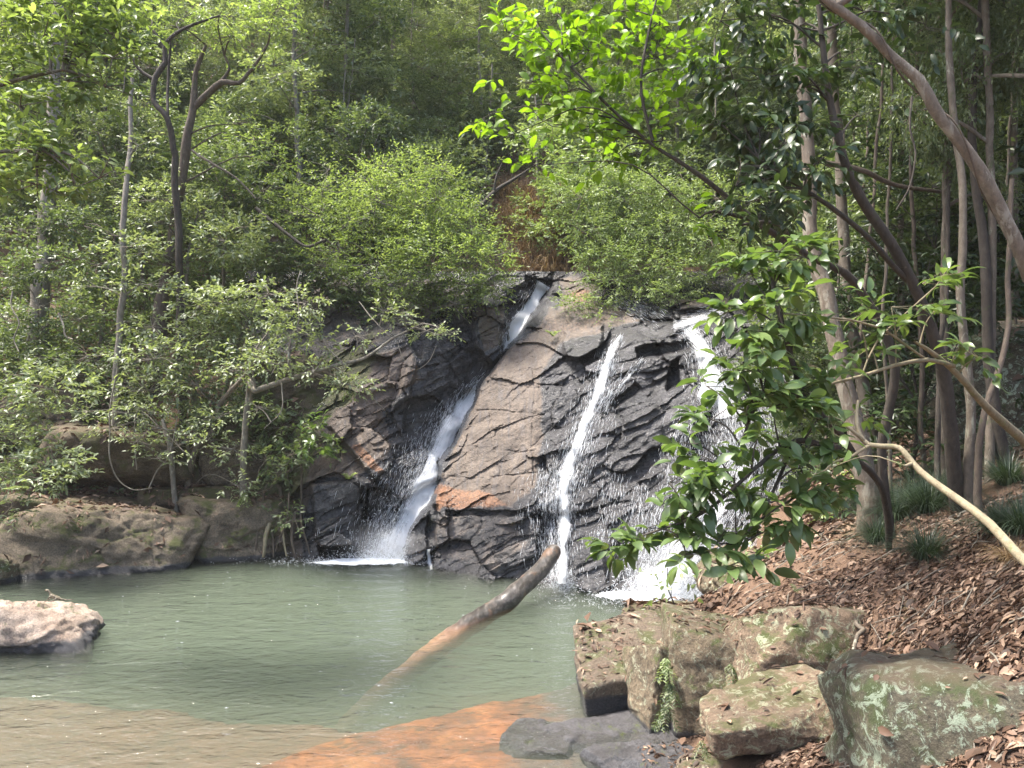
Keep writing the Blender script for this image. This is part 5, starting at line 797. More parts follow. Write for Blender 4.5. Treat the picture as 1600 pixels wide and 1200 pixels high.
T('distant_shrub', 'dim leaves high in the shaded wood at the upper right corner', [([(1560, 500, 12.), (1550, 300, 11.8), (1540, 100, 11.6)], [.06, .05, .03])], [(1480, 330, 11.5, 50, 20, .5), (1560, 250, 11.5, 50, 22, .6), (1420, 250, 11.5, 46, 22, .5), (1380, 350, 11.5, 50, 20, .6), (1500, 160, 11.5, 50, 24, .6), (1580, 120, 11.5, 50, 24, .6), (1400, 150, 11.6, 46, 22, .6), (1460, 80, 11.6, 50, 24, .7), (1560, 40, 11.6, 50, 24, .7), (1380, 40, 11.6, 50, 24, .7), (1430, 430, 11.5, 46, 18, .5), (1580, 400, 11.5, 44, 18, .5), (1520, 460, 11.4, 44, 18, .4), (1330, 200, 11.6, 50, 26, .8), (1340, 300, 11.6, 50, 24, .8), (1450, 200, 11.5, 60, 26, .8), (1530, 330, 11.4, 60, 24, .7), (1600, 320, 11.4, 50, 24, .7), (1300, 420, 11.6, 46, 22, .7), (1400, 500, 11.4, 50, 20, .7), (1480, 540, 11.3, 50, 20, .6), (1590, 190, 11.5, 50, 24, .8), (1500, 20, 11.5, 60, 28, .9), (1330, 100, 11.6, 50, 26, .8)], 'leaf_dark', 'bark_dark', K=6, L=.13, Wr=.42, stem=.3, dens=1.7, seed=37, ntw=10, br=.014, cat='tree')
# trunks of the right bank
T('pinkish_trunk_tree', 'pinkish barked trunk leaning left from the right bank', [([(1364, 850, 8.1), (1352, 770, 8.1), (1335, 680, 8.15), (1312, 580, 8.2), (1292, 470, 8.3), (1272, 370, 8.4), (1262, 250, 8.5), (1252, 100, 8.6), (1240, -200, 8.8), (1230, -500, 9)], [.17, .125, .105, .095, .088, .082, .078, .07, .055, .03])], [(1230, -150, 8.8, 150, 60, .5), (1330, -120, 8.8, 150, 60, .5), (1280, -230, 8.8, 160, 70, .5)], 'leaf_dark', 'bark_pink', K=7, L=.14, dens=.8, seed=38, ntw=5, br=.03)
T('slim_spotted_tree', 'slimmer spotted trunk behind the pinkish one', [([(1384, 800, 9.6), (1368, 720, 9.6), (1352, 620, 9.6), (1330, 500, 9.7), (1322, 400, 9.8), (1312, 250, 9.9), (1300, 60, 10), (1290, -200, 10)], [.11, .095, .085, .075, .07, .065, .06, .04])], [(1360, -100, 10, 140, 50, .5), (1250, -160, 10, 140, 50, .5)], 'leaf_dark', 'bark_grey', K=7, L=.14, dens=.8, seed=39, ntw=5, br=.02)
T('lichen_stem_tree', 'thin lichen covered stem beside the dark forked trunk at right', [([(1520, 850, 7.), (1516, 760, 7.), (1512, 660, 7.), (1508, 560, 7.), (1500, 420, 7.), (1505, 250, 7.1), (1490, 100, 7.2), (1485, -100, 7.2)], [.05, .045, .042, .04, .036, .034, .03, .02])], [(1500, -120, 7.2, 160, 50, .5), (1440, -180, 7.2, 160, 60, .5)], 'leaf_dark', 'bark_grey', K=7, L=.14, dens=.7, seed=43, ntw=4, br=.02)
T('dark_trunk_tree', 'dark reddish trunk in front of the green mossy boulder', [([(1580, 760, 7.6), (1560, 690, 7.6), (1548, 620, 7.6), (1544, 520, 7.6), (1535, 400, 7.6), (1520, 200, 7.7), (1530, 0, 7.8), (1540, -200, 7.8)], [.065, .058, .054, .05, .046, .042, .036, .02])], [(1580, -150, 7.8, 170, 60, .6), (1650, -60, 7.8, 120, 60, .6)], 'leaf_dark', 'bark_dark', K=7, L=.14, dens=.8, seed=44, ntw=4, br=.02)
# the big leaning trunk with a twining vine
lp = [(1760, 900, 5.4), (1710, 700, 5.1), (1655, 540, 4.9), (1605, 430, 4.75), (1572, 345, 4.7), (1530, 265, 4.65), (1485, 205, 4.6), (1455, 170, 4.6), (1430, 125, 4.6), (1390, 85, 4.6), (1345, 40, 4.6), (1305, 10, 4.6), (1260, -30, 4.65), (1150, -160, 4.8)]
lr = [.06, .053, .047, .043, .040, .038, .036, .034, .032, .030, .028, .026, .022, .012]
lt = T('leaning_trunk_tree', 'bare pinkish trunk leaning across the upper right corner with a thin vine round it', [(lp, lr), ([(1305, 10, 4.6), (1330, -4, 4.6), (1370, -20, 4.6)], [.03, .02, .012])], [(1150, -190, 4.9, 150, 60, .5), (1260, -200, 4.9, 120, 60, .5)], 'leaf_dark', 'bark_pink', K=7, L=.14, dens=.7, seed=45, ntw=4, br=.012, minfrac=.9, sides=16, wob=.07)
qq, rr = smoothpath([P(*a) for a in lp[1:-1]], lr[1:-1], .02); s = np.arange(len(qq)) * .02; tt = nrm(np.gradient(qq, axis=0)); u1 = nrm(np.cross(tt, np.array([0, 1., 0]))); u2 = np.cross(tt, u1); th = s * 7 + 1.5 * np.sin(s * 2.1)
vp = qq + (rr + .008)[:, None] * (u1 * np.cos(th)[:, None] + u2 * np.sin(th)[:, None]); V, Fc = tubes_mesh([(vp, np.full(len(vp), .006))], 6); tag(mk('twining_vine', V, Fc, M['bark_brown'], smooth=True), 'thin brown vine coiled round the leaning pinkish trunk', 'vine')
# pale bent branch
T('bent_branch_shrub', 'bare pale zigzag branch rising from the lower right edge', [([(1800, 1180, 3.3), (1760, 1060, 3.4), (1680, 950, 3.6), (1600, 874, 3.8), (1548, 818, 4.0), (1500, 782, 4.15), (1452, 748, 4.3), (1428, 726, 4.38), (1410, 704, 4.42), (1396, 698, 4.45), (1358, 695, 4.5), (1343, 676, 4.55), (1339, 650, 4.6), (1341, 626, 4.65)], [.032, .030, .027, .025, .023, .021, .019, .0175, .0165, .016, .014, .0125, .010, .008]),
   ([(1358, 696, 4.5), (1342, 706, 4.5), (1328, 716, 4.5), (1306, 722, 4.5), (1285, 742, 4.5)], [.011, .009, .008, .006, .004]), ([(1350, 688, 4.52), (1335, 676, 4.5), (1318, 662, 4.5)], [.011, .009, .007]), ([(1425, 724, 4.38), (1414, 728, 4.34), (1408, 726, 4.32)], [.011, .008, .003])],
  [(1300, 650, 4.6, 26, 12, .6), (1280, 740, 4.5, 22, 12, .5)], 'leaf_glossy', 'bark_bent', K=5, L=.12, lod=2, dens=.8, seed=46, ntw=2, br=.004, minfrac=.8, cat='branch', sides=12, wob=.012)
#@@PART4

# crown added over the right bank, mostly out of view, to shade the wood
T('added_shade_tree', 'big tree added behind the right edge, its unseen crown shading the wood below', [([(1780, 820, 9.), (1770, 500, 9.), (1740, 100, 9.), (1680, -250, 9.)], [.28, .24, .2, .12])],
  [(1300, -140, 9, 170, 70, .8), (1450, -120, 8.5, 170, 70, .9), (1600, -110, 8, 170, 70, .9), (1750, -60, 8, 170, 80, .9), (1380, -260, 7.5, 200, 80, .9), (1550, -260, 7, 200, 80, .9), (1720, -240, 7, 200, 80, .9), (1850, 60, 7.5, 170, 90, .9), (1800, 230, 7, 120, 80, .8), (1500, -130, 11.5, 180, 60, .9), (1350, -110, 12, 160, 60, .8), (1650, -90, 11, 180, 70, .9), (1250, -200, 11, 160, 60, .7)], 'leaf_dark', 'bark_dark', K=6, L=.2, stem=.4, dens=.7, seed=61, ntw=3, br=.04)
# ---- stems, lianas, roots
def vine(label, p, r, mat, name='liana', cat='vine', seed=0, wob=.05, sides=6, ground_first=False):
    q = pts(*p)
    if ground_first: q[0][2] = float(H(q[0][0], q[0][1])) - .05
    q, r = smoothpath(q, np.linspace(r, r * .6, len(p)), .05, wob, seed); V, Fc = tubes_mesh([(q, r)], sides); return tag(mk(name, V, Fc, M[mat], smooth=True), label, cat)
vine('looping pale liana hanging over the broad overhanging boulder', [(185, 560, 13.3), (175, 640, 13.2), (170, 700, 13.1), (180, 745, 13.), (205, 765, 13.), (235, 762, 13.1)], .014, 'bark_pale', seed=1)
vine('pale root curving up from the left shore ledge', [(233, 762, 13.2), (245, 735, 13.2), (262, 715, 13.2), (272, 680, 13.3), (280, 640, 13.4)], .014, 'bark_pale', seed=2)
vine('thin vertical liana in front of the left boulders', [(215, 640, 13.3), (212, 690, 13.2), (215, 735, 13.1)], .01, 'bark_pale', seed=3)
vine('crooked pale root at the far left above the shaded boulder', [(20, 455, 14.5), (18, 480, 14.4), (28, 505, 14.3), (20, 530, 14.3), (28, 550, 14.2)], .016, 'bark_pale', seed=4)
vine('twisted pale root hanging down the left slope', [(92, 490, 14.8), (98, 510, 14.7), (100, 525, 14.6), (112, 530, 14.5)], .022, 'bark_pale', seed=5)
vine('long thin liana falling beside the big pale trunk', [(555, 60, 20), (545, 160, 20), (530, 220, 20), (528, 300, 20)], .016, 'bark_pale', seed=6)
vine('thin liana dropping from the crown above the bright shrub', [(540, 100, 19.5), (536, 200, 19.4), (530, 290, 19.3)], .014, 'bark_pale', seed=7)
vine('thin arching twig between the two mossy trees', [(300, 235, 15), (330, 255, 15), (370, 280, 15), (400, 310, 15)], .03, 'bark_grey', seed=8)
vine('dark low branch under the bright shrub at left centre', [(400, 325, 16), (425, 345, 15.9), (450, 365, 15.8), (480, 385, 15.7), (510, 375, 15.6)], .045, 'bark_dark', seed=9)
vine('thin hanging loop of vine below the pale branched shrub', [(620, 530, 12.5), (630, 560, 12.4), (648, 578, 12.4), (670, 565, 12.4), (682, 540, 12.5)], .008, 'bark_pale', seed=10, wob=.01)
vine('brown crossing branch high in the right hand wood', [(1290, 255, 8.9), (1340, 265, 8.8), (1400, 290, 8.8), (1470, 300, 8.8)], .035, 'bark_brown', seed=11)
vine('thin grey liana hanging left of the leaning trunk', [(1425, 150, 5.4), (1422, 200, 5.4), (1430, 240, 5.4), (1420, 290, 5.4), (1395, 330, 5.4)], .008, 'bark_dark', seed=12)
vine('liana hanging straight down near the dark drooping leaves', [(1117, 60, 7.2), (1118, 120, 7.2), (1117, 200, 7.2)], .01, 'bark_pale', seed=13, wob=.02)
sk = [(1395, 780, 8.7, 1380, 500, 1390, 250), (1445, 770, 8.9, 1440, 560, 1425, 300), (1465, 790, 8.2, 1470, 600, 1480, 380), (1600, 700, 9.5, 1590, 520, 1575, 300), (1340, 700, 10.5, 1350, 500, 1370, 280), (1405, 700, 11.5, 1400, 480, 1410, 200), (1550, 600, 12, 1556, 400, 1545, 180), (1480, 600, 12.5, 1470, 400, 1466, 100), (1425, 560, 13, 1440, 380, 1430, 120), (1510, 560, 13.5, 1500, 330, 1515, 60), (1370, 600, 13, 1350, 380, 1362, 90), (1585, 560, 13, 1590, 330, 1580, 100), (1290, 700, 11, 1298, 560, 1310, 420), (1530, 800, 6.6, 1538, 650, 1570, 500)]
wr = ['nearest the grass tussocks', 'behind the zigzag branch', 'left of the dark forked trunk', 'at the right edge by the mossy boulder', 'right of the pinkish trunk', 'behind the leaning sapling tips', 'deep behind the leaning trunk', 'straight up the middle of the dark wood', 'left of the middle of the dark wood', 'right of the middle of the dark wood', 'just right of the drooping dark leaves', 'furthest right deep in the dark wood', 'left of the pinkish trunk foot', 'slanting right in front of the mossy boulder']
for k, (x0, y0, Y, x1, y1, x2, y2) in enumerate(sk):
    r0 = .034 if k % 3 else .024; vine('thin bare forest stem ' + wr[k], [(x0, y0 + 60, Y), (x0 + (x1 - x0) * .4, (y0 + y1) / 2, Y), (x1, y1, Y), (x2, y2, Y + .2), (x2 + 10, y2 - 220, Y + .3)], r0, ['bark_grey', 'bark_brown', 'bark_dark'][k % 3], 'sapling_stem', 'stem', 200 + k, .05, 8, True)['group'] = 'bare stems in the shaded wood'
# hanging roots on the bank left of the cliff
for k, (a, b, c, w) in enumerate([((432, 790), (420, 830), (412, 872), .05), ((436, 795), (440, 830), (446, 870), .03), ((412, 770), (405, 820), (400, 868), .025), ((462, 800), (455, 840), (460, 872), .035), ((470, 790), (474, 830), (482, 866), .02), ((452, 770), (448, 810), (430, 862), .018), ((425, 800), (428, 840), (432, 872), .022)]):
    vine(['thick pale root clinging to the brown bank left of the cliff', 'root forking off the thick pale root to the right', 'leftmost thin root on the brown bank', 'root nearest the cliff with a split foot', 'thin root touching the dark cliff block', 'thin slanting root crossing the others', 'short root between the forked ones'][k],
         [(a[0], a[1], 13.35), (b[0], b[1], 13.15), (c[0], c[1], 13.1)], w, 'bark_bent' if k < 2 else 'bark_brown', 'hanging_root', 'root', 300 + k, .07)['group'] = 'hanging roots left of the cliff'
vine('grey root crossing the mossy ledge and dropping over its edge', [(1352, 942, 6.4), (1340, 962, 6.25), (1338, 976, 6.1), (1350, 984, 5.98), (1340, 992, 5.92), (1333, 1020, 5.84), (1329, 1066, 5.8)], .022, 'bark_grey', 'tree_root', 'root', 401, .015, 8)
vine('grey root running right from the edge of the mossy ledge', [(1345, 985, 6.2), (1365, 988, 6.1), (1385, 998, 6.0), (1398, 1002, 5.95)], .018, 'bark_grey', 'tree_root', 'root', 402, .015, 8)
vine('thin root lying across the leaf litter below the pinkish trunk', [(1282, 898, 7.6), (1295, 886, 7.7), (1312, 884, 7.7), (1330, 890, 7.6), (1345, 888, 7.6)], .012, 'bark_grey', 'tree_root', 'root', 403, .02, 8)

# ---- grass tussocks
def blades(g, base, N, L, w, spread=.5, r0=.08, seg=5, droop=1.1):
    a = g.uniform(0, 6.283, N); lean = g.uniform(.1, 1, N) * spread; rr = g.uniform(0, r0, N); b = base + np.stack([np.cos(a) * rr, np.sin(a) * rr, 0 * a], 1); Lg = L * g.uniform(.55, 1.15, N)
    t = np.linspace(0, 1, seg); out = np.stack([np.cos(a), np.sin(a), 0 * a], 1); side = np.stack([-np.sin(a), np.cos(a), 0 * a], 1)
    p = b[:, None] + Lg[:, None, None] * (out[:, None] * (lean[:, None] * t[None] + .45 * lean[:, None] * t[None] ** 2)[..., None] + np.array([0, 0, 1.]) * (t[None] * 1.0 - droop * lean[:, None] * t[None] ** 2.2)[..., None])
    ww = w * (1 - t ** 1.6)[None, :, None] * side[:, None]; V = np.stack([p - ww, p + ww], 2).reshape(-1, 3); i = (np.arange(N)[:, None] * seg * 2 + np.arange(seg - 1)[None] * 2).ravel()
    return V, np.stack([i, i + 1, i + 3, i + 2], 1), np.repeat(g.random(N), seg * 2)
GP = {}
def tussock(kind, loc, s, label, group):
    if kind not in GP:
        g = np.random.default_rng(len(GP) + 70); V, Fc, t = blades(g, np.zeros(3), 620, .72, .0042, .95, .14, 7, 1.15) if kind == 'green' else blades(g, np.zeros(3), 260, .55, .004, .9, .12, 6, 1.25)
        o = mk('grass_tussock', V, Fc, M['blade_grass' if kind == 'green' else 'blade_dry'], None, {'tint': t}); GP[kind] = o
    else: o = GP[kind].copy(); sc.collection.objects.link(o)
    o.location = loc; o.scale = (s, s, s * .9); o.rotation_euler = (0, 0, loc[0] * 7.3); tag(o, label, 'grass tussock', group); return o
for k, (x, Y, s, kd, lb) in enumerate([(1400, 7.9, 1.15, 'green', 'fine green grass tussock at the foot of the pinkish trunk'), (1432, 8.2, 1.2, 'green', 'grass tussock highest under the zigzag branch'), (1372, 7.5, .8, 'green', 'small grass tussock touching the pinkish trunk foot'), (1450, 7.5, 1.1, 'green', 'grass tussock right of the one at the pinkish trunk'),
        (1447, 6.45, .85, 'green', 'dark round tussock alone in the leaf litter above the green boulder'), (1600, 5.7, .95, 'green', 'grass tussock at the right edge under the zigzag branch'), (1560, 6.0, .8, 'green', 'grass tussock just left of the dry one'), (1580, 5.35, .7, 'dry', 'dry straw coloured tussock at the right edge'), (1610, 5.1, .6, 'dry', 'dry tussock lowest at the right edge'),
        (1500, 7.4, .9, 'green', 'grass tussock at the foot of the lichen covered stem'), (1350, 9.2, .9, 'green', 'grass tussock behind the pinkish trunk'), (1480, 8.8, 1.1, 'green', 'grass tussock in the shade behind the forked trunk'), (1575, 7.2, .9, 'green', 'grass tussock below the leaning sapling'), (1285, 10.2, .7, 'green', 'grass tussock on the crest of the bank by the cascade')]):
    tussock(kd, tuple(gp(x, Y, -.02)), s * .78, lb, 'grass tussocks on the right bank')
g = np.random.default_rng(88); Vs, Fs, Ts, off = [], [], [], 0
for k in range(150):
    q = P(g.uniform(775, 885), g.uniform(300, 425), 0); x = g.uniform(775, 900); Y = g.uniform(18.2, 21.5); b = gp(x, Y, .1); V, Fc, t = blades(g, b, 34, g.uniform(.5, .9), .008, .8, .15, 5, 1.6); V[:, 1] -= .0; Vs.append(V); Fs.append(Fc + off); Ts.append(t); off += len(V)
tag(mk('dry_grass', np.concatenate(Vs), np.concatenate(Fs), M['blade_dry'], None, {'tint': np.concatenate(Ts)}), kind='stuff')
# ---- ferns and small plants on the rocks
def fern(label, at, n, L, seed, hang=True, mat='leaf_forest', name='fern'):
    g = np.random.default_rng(seed); c = np.array(at); ds = []; ps = []
    for k in range(n):
        a = g.uniform(0, 6.283) if not hang else g.uniform(math.pi * 1.05, math.pi * 1.95); d = np.array([math.cos(a) * .5, math.sin(a) * .6, -.65 if hang else .5]); p = c + g.normal(0, .008, 3)
        for j in range(9):
            f = j / 9; q = p + nrm(d[None])[0] * L * f + np.array([0, 0, -.25 * L * f * f]); sd = nrm(np.cross(d, [0, 0, 1.])[None])[0]
            for s_ in (-1, 1): ps.append(q); ds.append(sd * s_ * .8 + d * .6)
    ps, ds = np.array(ps), np.array(ds); V, Fc, t = leaves(g, ps, ds, np.full(len(ps), L * .30) * g.uniform(.6, 1.1, len(ps)), .26, 1, None, .9); return tag(mk(name, V, Fc, M[mat], None, {'tint': t}), label, 'fern')
fern('upper hanging fern in the crack between the mossy blocks', P(1040, 1030, 6.5), 8, .17, 1, mat='leaf_pale'); fern('middle hanging fern in the crack between the mossy blocks', P(1047, 1070, 6.42), 9, .16, 2); fern('lowest hanging fern with spiky fronds by the black foot', P(1040, 1105, 6.38), 8, .17, 3)
fern('dark fern in the leafy notch right of the tall mossy block', P(1140, 1040, 6.2), 7, .14, 4); fern('fern sprig on the mossy step of rock by the water', P(1010, 955, 8.3), 5, .18, 5, mat='leaf_pale'); fern('small fern at the left foot of the overhanging boulder', P(1093, 1160, 5.3), 5, .10, 6); fern('tiny fern beside the pinkish trunk root', P(1245, 925, 7.0), 4, .10, 7, False)
fern('bright green fern at the right end of the left shore rocks', P(383, 770, 13.1), 8, .22, 8, True, 'leaf_bright'); fern('fern hanging from the dark cliff block beside the left chute', P(745, 690, 14.4), 5, .16, 9, True, 'leaf_pale'); fern('small fern high on the brown rock buttress', P(865, 525, 15.1), 7, .22, 10, False, 'leaf_bright'); fern('fern tuft on the ledge of the left dark cliff', P(545, 748, 13.2), 7, .2, 11, False, 'leaf_bright')
T('rock_sapling', 'tiny bare sapling with few leaves growing on the mossy step rock', [([(1066, 978, 8.3), (1056, 950, 8.25), (1047, 920, 8.2), (1046, 890, 8.2)], [.012, .010, .007, .004])], [(1040, 930, 8.2, 26, 8, .25), (1060, 900, 8.2, 24, 8, .2), (1030, 905, 8.2, 20, 6, .15)], 'leaf_pale', 'bark_dark', K=4, L=.09, lod=1, dens=.4, seed=47, ntw=2, br=.003, cat='sapling')
T('cliff_shrub', 'dark round leaved plant rooted on the brown rock left of the gully', [([(478, 700, 13.8), (470, 690, 13.3), (488, 672, 13.1)], [.02, .018, .01])], [(490, 675, 12.95, 16, 12, 1), (470, 690, 12.95, 14, 10, 1), (500, 690, 12.95, 12, 12, 1)], 'leaf_glossy', 'bark_brown', K=7, L=.15, Wr=.5, lod=1, dens=1.1, seed=48, ntw=3, br=.006, cat='plant')
# ---- fallen leaves
def on_faces(V, Fc, n, g, minz=.35, cond=None):
    a, b, c = V[Fc[:, 0]], V[Fc[:, 1]], V[Fc[:, 2]]; nn = np.cross(b - a, c - a); ar = np.linalg.norm(nn, axis=1) / 2; nn = nn / np.maximum(ar[:, None] * 2, 1e-9); w = ar * (nn[:, 2] > minz)
    if cond is not None: w = w * cond((a + b + c) / 3)
    if w.sum() <= 0: return np.zeros((0, 3)), np.zeros((0, 3))
    w = w / w.sum(); k = g.choice(len(Fc), n, p=w); u = g.random((n, 2)); m = u.sum(1) > 1; u[m] = 1 - u[m]; return a[k] + u[:, :1] * (b[k] - a[k]) + u[:, 1:] * (c[k] - a[k]), nn[k]
g = np.random.default_rng(99); LP, LN = [], []
def area(x0, x1, y0, y1, n, thr=-.35, sc_=1.1):
    x = g.uniform(x0, x1, n); y = g.uniform(y0, y1, n); keep = fbm(np.stack([x, y, 0 * x], 1) * sc_, 3, 17) > thr; x, y = x[keep], y[keep]; z = H(x, y); e = .05
    nn = nrm(np.stack([-(H(x + e, y) - H(x - e, y)) / (2 * e), -(H(x, y + e) - H(x, y - e)) / (2 * e), np.ones(len(x))], 1)); k = z > .06; return np.stack([x, y, z], 1)[k], nn[k]
for a in ((1.6, 3.4, 2.0, 5.2, 16000, -.7), (2.6, 7, 2.0, 7.2, 30000, -.28), (1.0, 5, 4.2, 9.2, 17000, -.02), (1.6, 6.5, 8.5, 12, 9000, -.1), (2.5, 9, 2.6, 9, 12000, -.4), (-9, -3.6, 13, 17, 9000, -.1), (4, 12, 8, 18, 16000, -.3), (-3, 4, 17.5, 24, 6000, -.2)):
    p, n_ = area(*a); LP.append(p); LN.append(n_)
for (V, Fc), lo, cnt in zip(ROCKS, [.55] * 10 + [.6] * 5 + [.5] * 12, [260, 260, 60, 120, 500, 40, 260, 300, 150, 60, 10, 90, 60, 60, 50, 40, 500, 350, 500, 300, 300, 700, 150, 300, 300, 0, 0]):
    if cnt: p, n_ = on_faces(V, Fc, cnt, g, lo, lambda c: (fbm(c * 2.1, 3, 5) > -.12) * (c[:, 2] > .1)); LP.append(p); LN.append(n_)
p = np.concatenate(LP); n_ = np.concatenate(LN); dr_ = nrm(np.cross(n_, g.normal(size=p.shape))) + .22 * g.normal(size=p.shape) * .6; far = p[:, 1] > 8
for nm, mk_, L0, lod in (('fallen_leaves', ~far, .056, 1), ('fallen_leaves', far, .10, 0)):
    rr_ = g.random(len(p))
    for lo_, hi_, wr_, sc_ in ((0, .5, .20, 1.25), (.5, .85, .38, .9), (.85, 1, .55, 1.3)):
        m_ = mk_ & (rr_ >= lo_) & (rr_ < hi_); V, Fc, t = leaves(g, p[m_] + n_[m_] * .012, dr_[m_], sc_ * L0 * g.uniform(.4, 1.4, m_.sum()) ** 1.3, wr_, lod, None, 1.2, n_[m_]); tag(mk(nm, V, Fc, M['leaf_brown'], None, {'tint': t}), kind='stuff')
# ---- undergrowth (nobody could count it)
def under(n, xr, yr, L, thr, seed, mat, hz=1.2, K=6, okf=None, stem=.3):
    g = np.random.default_rng(seed); x = g.uniform(*xr, n); y = g.uniform(*yr, n); x = x * (y / 30 if okf == 'fan' else 1); nz_ = fbm(np.stack([x, y, 0 * x], 1) * .45, 4, seed); k = nz_ > thr; x, y, nz_ = x[k], y[k], nz_[k]; z = H(x, y)
    k = z > .7; x, y, z, nz_ = x[k], y[k], z[k], nz_[k]; pxx = 800 + x / y * F; k = ~((pxx > 775) & (pxx < 890) & (y < 22)); x, y, z, nz_ = x[k], y[k], z[k], nz_[k]
    p = np.stack([x, y, z + g.uniform(0, 1, len(x)) ** 1.5 * hz * (1 + 1.2 * np.clip(nz_, 0, 1))], 1); d = g.normal(size=p.shape); d[:, 2] = np.abs(d[:, 2]) * .6; tb = np.clip(.45 + .5 * fbm(p * .8, 2, 9) + g.normal(0, .15, len(p)), 0, 1)
    V, Fc, t = sprays(g, p, d, K, L, .45, stem, 0, .1, tb); tag(mk('undergrowth', V, Fc, M[mat], None, {'tint': t}), kind='stuff')
under(46000, (-24, 24), (18.5, 48), .16, -.25, 5, 'leaf_grey', 1.6, okf='fan'); under(16000, (-24, 24), (18.5, 48), .15, .0, 6, 'leaf_pale', 1.8, okf='fan')  # back slope undergrowth kept pale, its colour imitating haze
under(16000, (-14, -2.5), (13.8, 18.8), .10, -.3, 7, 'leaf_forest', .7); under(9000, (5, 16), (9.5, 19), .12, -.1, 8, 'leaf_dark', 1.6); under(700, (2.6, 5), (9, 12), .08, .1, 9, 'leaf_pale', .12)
# ---- lizard on the pink boulder
def lizard():
    root_bm = bmesh.new(); L0 = root_bm.verts.layers.skin.verify()
    P0 = [(-.072, 0, .098), (-.055, 0, .104), (-.036, 0, .100), (-.018, 0, .078), (.0, 0, .050), (.030, 0, .034), (.062, 0, .024), (.095, 0, .014), (.14, .01, .006), (.20, .03, .004)]; R0 = [.005, .012, .014, .012, .017, .021, .018, .010, .006, .003]
    vs = [root_bm.verts.new(p) for p in P0]
    for a, b in zip(vs, vs[1:]): root_bm.edges.new((a, b))
    legs = [(4, [(-.008, -.028, .040), (-.020, -.034, .020), (-.034, -.038, .006)]), (4, [(-.008, .028, .040), (-.020, .034, .020), (-.034, .038, .006)]), (6, [(.055, -.034, .026), (.035, -.042, .014), (.052, -.050, .005)]), (6, [(.055, .034, .026), (.035, .042, .014), (.052, .050, .005)])]; rs = {}
    for i, ps in legs:
        pv = vs[i]
        for j, p in enumerate(ps): v = root_bm.verts.new(p); root_bm.edges.new((pv, v)); rs[v] = (.008, .006, .005)[j]; pv = v
        for t_ in (-.010, 0, .010):
            v = root_bm.verts.new((pv.co.x - .014, pv.co.y + t_, .003)); root_bm.edges.new((pv, v)); rs[v] = .0022
    for v, r in zip(vs, R0): v[L0].radius = (r, r * .9)
    for v, r in rs.items(): v[L0].radius = (r, r)
    vs[4][L0].use_root = True; me = bpy.data.meshes.new('lizard'); root_bm.to_mesh(me); root_bm.free(); o = bpy.data.objects.new('lizard', me); sc.collection.objects.link(o)
    o.modifiers.new('skin', 'SKIN'); s_ = o.modifiers.new('sub', 'SUBSURF'); s_.levels = 2; s_.render_levels = 2
    m, n, l = newmat('lizard_skin'); gg = n.new('ShaderNodeNewGeometry'); a = noise_n(n, l, 70, 4, .6, gg.outputs['Position']); r = ramp(n, [(.4, (.04, .032, .022)), (.6, (.20, .17, .11))]); l.new(a.outputs[0], r.inputs[0]); b = n.new('ShaderNodeBsdfPrincipled'); l.new(r.outputs[0], b.inputs['Base Color']); b.inputs['Roughness'].default_value = .6
    oo = n.new('ShaderNodeOutputMaterial'); l.new(b.outputs[0], oo.inputs[0]); me.materials.append(m); return o
lz = lizard(); PV, PF = ROCKS[-1]; kk = np.abs(PV[:, 0] / PV[:, 1] - (76 - 800) / F) < .006; kk = np.where(kk)[0]; kb = kk[np.argmax((PV[kk, 2] - 3) / PV[kk, 1])]; lz.location = (float(PV[kb, 0]), float(PV[kb, 1]) - .01, float(PV[kb, 2]) - .004); lz.scale = (1.25, 1.25, 1.25)
tag(lz, 'small brown lizard with raised head resting on the pinkish boulder', 'lizard')


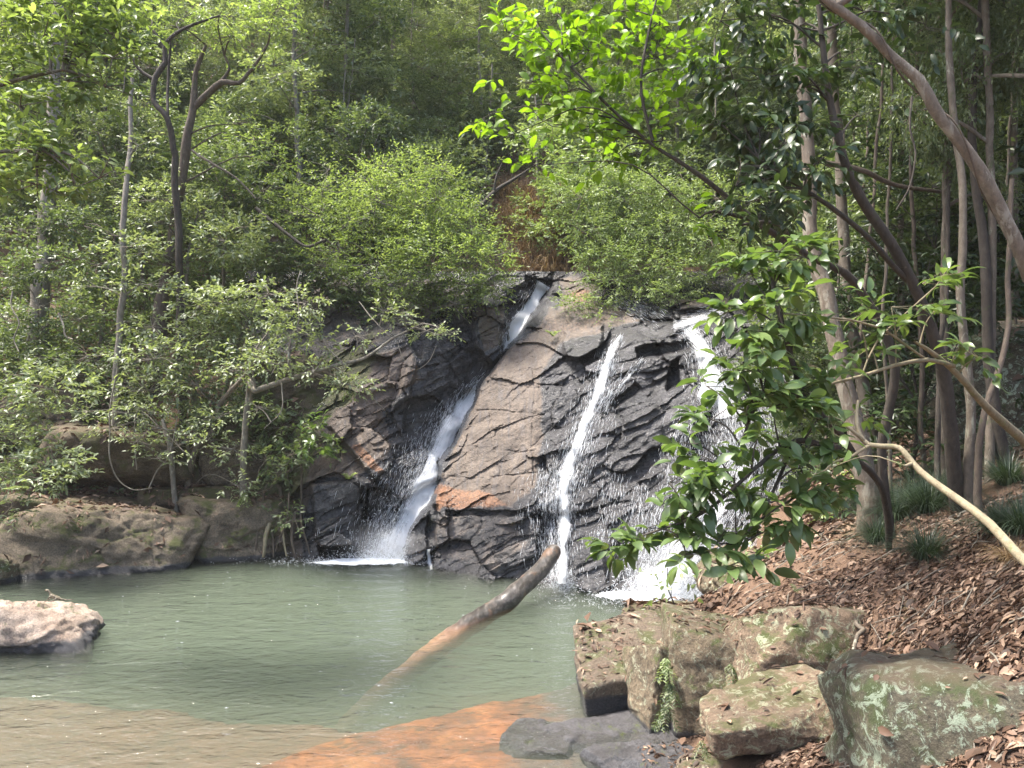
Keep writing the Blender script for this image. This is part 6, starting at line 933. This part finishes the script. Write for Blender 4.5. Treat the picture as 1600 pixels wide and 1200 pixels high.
# ---- twigs lying in the litter (nobody could count them)
g = np.random.default_rng(404); tp_ = []
for k in range(520):
    y = g.uniform(3.2, 11); x = g.uniform(1.9, 1.9 + .5 * y); z = float(H(x, y)) + .02
    if z < .25: continue
    a = g.uniform(0, 6.28); Lt = g.uniform(.06, .38); d = np.array([math.cos(a), math.sin(a)]); p0 = np.array([x, y]) - d * Lt / 2; p1 = p0 + d * Lt; mid = (p0 + p1) / 2 + g.normal(0, .02, 2)
    tp_.append((np.array([[*p0, float(H(*p0)) + .018], [*mid, float(H(*mid)) + .03], [*p1, float(H(*p1)) + .018]]), np.array([.005, .0045, .002]) * g.uniform(.6, 1.5)))
V, Fc = tubes_mesh(tp_, 5); tag(mk('twig_litter', V, Fc, M['bark_pale']), kind='stuff')
# ---- damp air under the canopy
x0, x1, y0, y1, z0, z1 = -45., 45., -8., 58., -6., 62.
V = [(x, y, z) for z in (z0, z1) for y in (y0, y1) for x in (x0, x1)]; Fc = np.array([[0, 2, 3, 1], [4, 5, 7, 6], [0, 1, 5, 4], [2, 6, 7, 3], [0, 4, 6, 2], [1, 3, 7, 5]])
m, n, l = newmat('damp_air'); v = n.new('ShaderNodeVolumePrincipled'); v.inputs['Color'].default_value = (.95, .97, 1, 1); v.inputs['Density'].default_value = .0005
o = n.new('ShaderNodeOutputMaterial'); l.new(v.outputs[0], o.inputs['Volume']); tag(mk('haze', V, Fc, m), kind='stuff')

# ---- mist where the falls strike the pool
def mist_mat():
    m, n, l = newmat('mist'); tc = n.new('ShaderNodeTexCoord'); g_ = n.new('ShaderNodeTexGradient'); g_.gradient_type = 'SPHERICAL'; l.new(tc.outputs['Object'], g_.inputs[0])
    nn_ = noise_n(n, l, 2.2, 3, .6, tc.outputs['Object']); d = mth(n, l, 'MULTIPLY', mth(n, l, 'POWER', g_.outputs['Fac'], 1.6), remap(n, l, nn_.outputs[0], .35, .65, .4, 1.6)); d = mth(n, l, 'MULTIPLY', d, 1.3)
    v = n.new('ShaderNodeVolumePrincipled'); v.inputs['Color'].default_value = (.97, .98, 1, 1); l.new(d, v.inputs['Density']); o = n.new('ShaderNodeOutputMaterial'); l.new(v.outputs[0], o.inputs['Volume']); return m
mm = mist_mat()
for c, s_ in (((-2.15, 12.9, .28), (.75, .42, .5)), ((2.15, 10.75, .32), (.8, .5, .62)), ((.76, 11.3, .1), (.3, .22, .26))):
    o = mk('mist', SPV4, SPF4, mm); o.location = c; o.scale = s_; tag(o, kind='stuff')
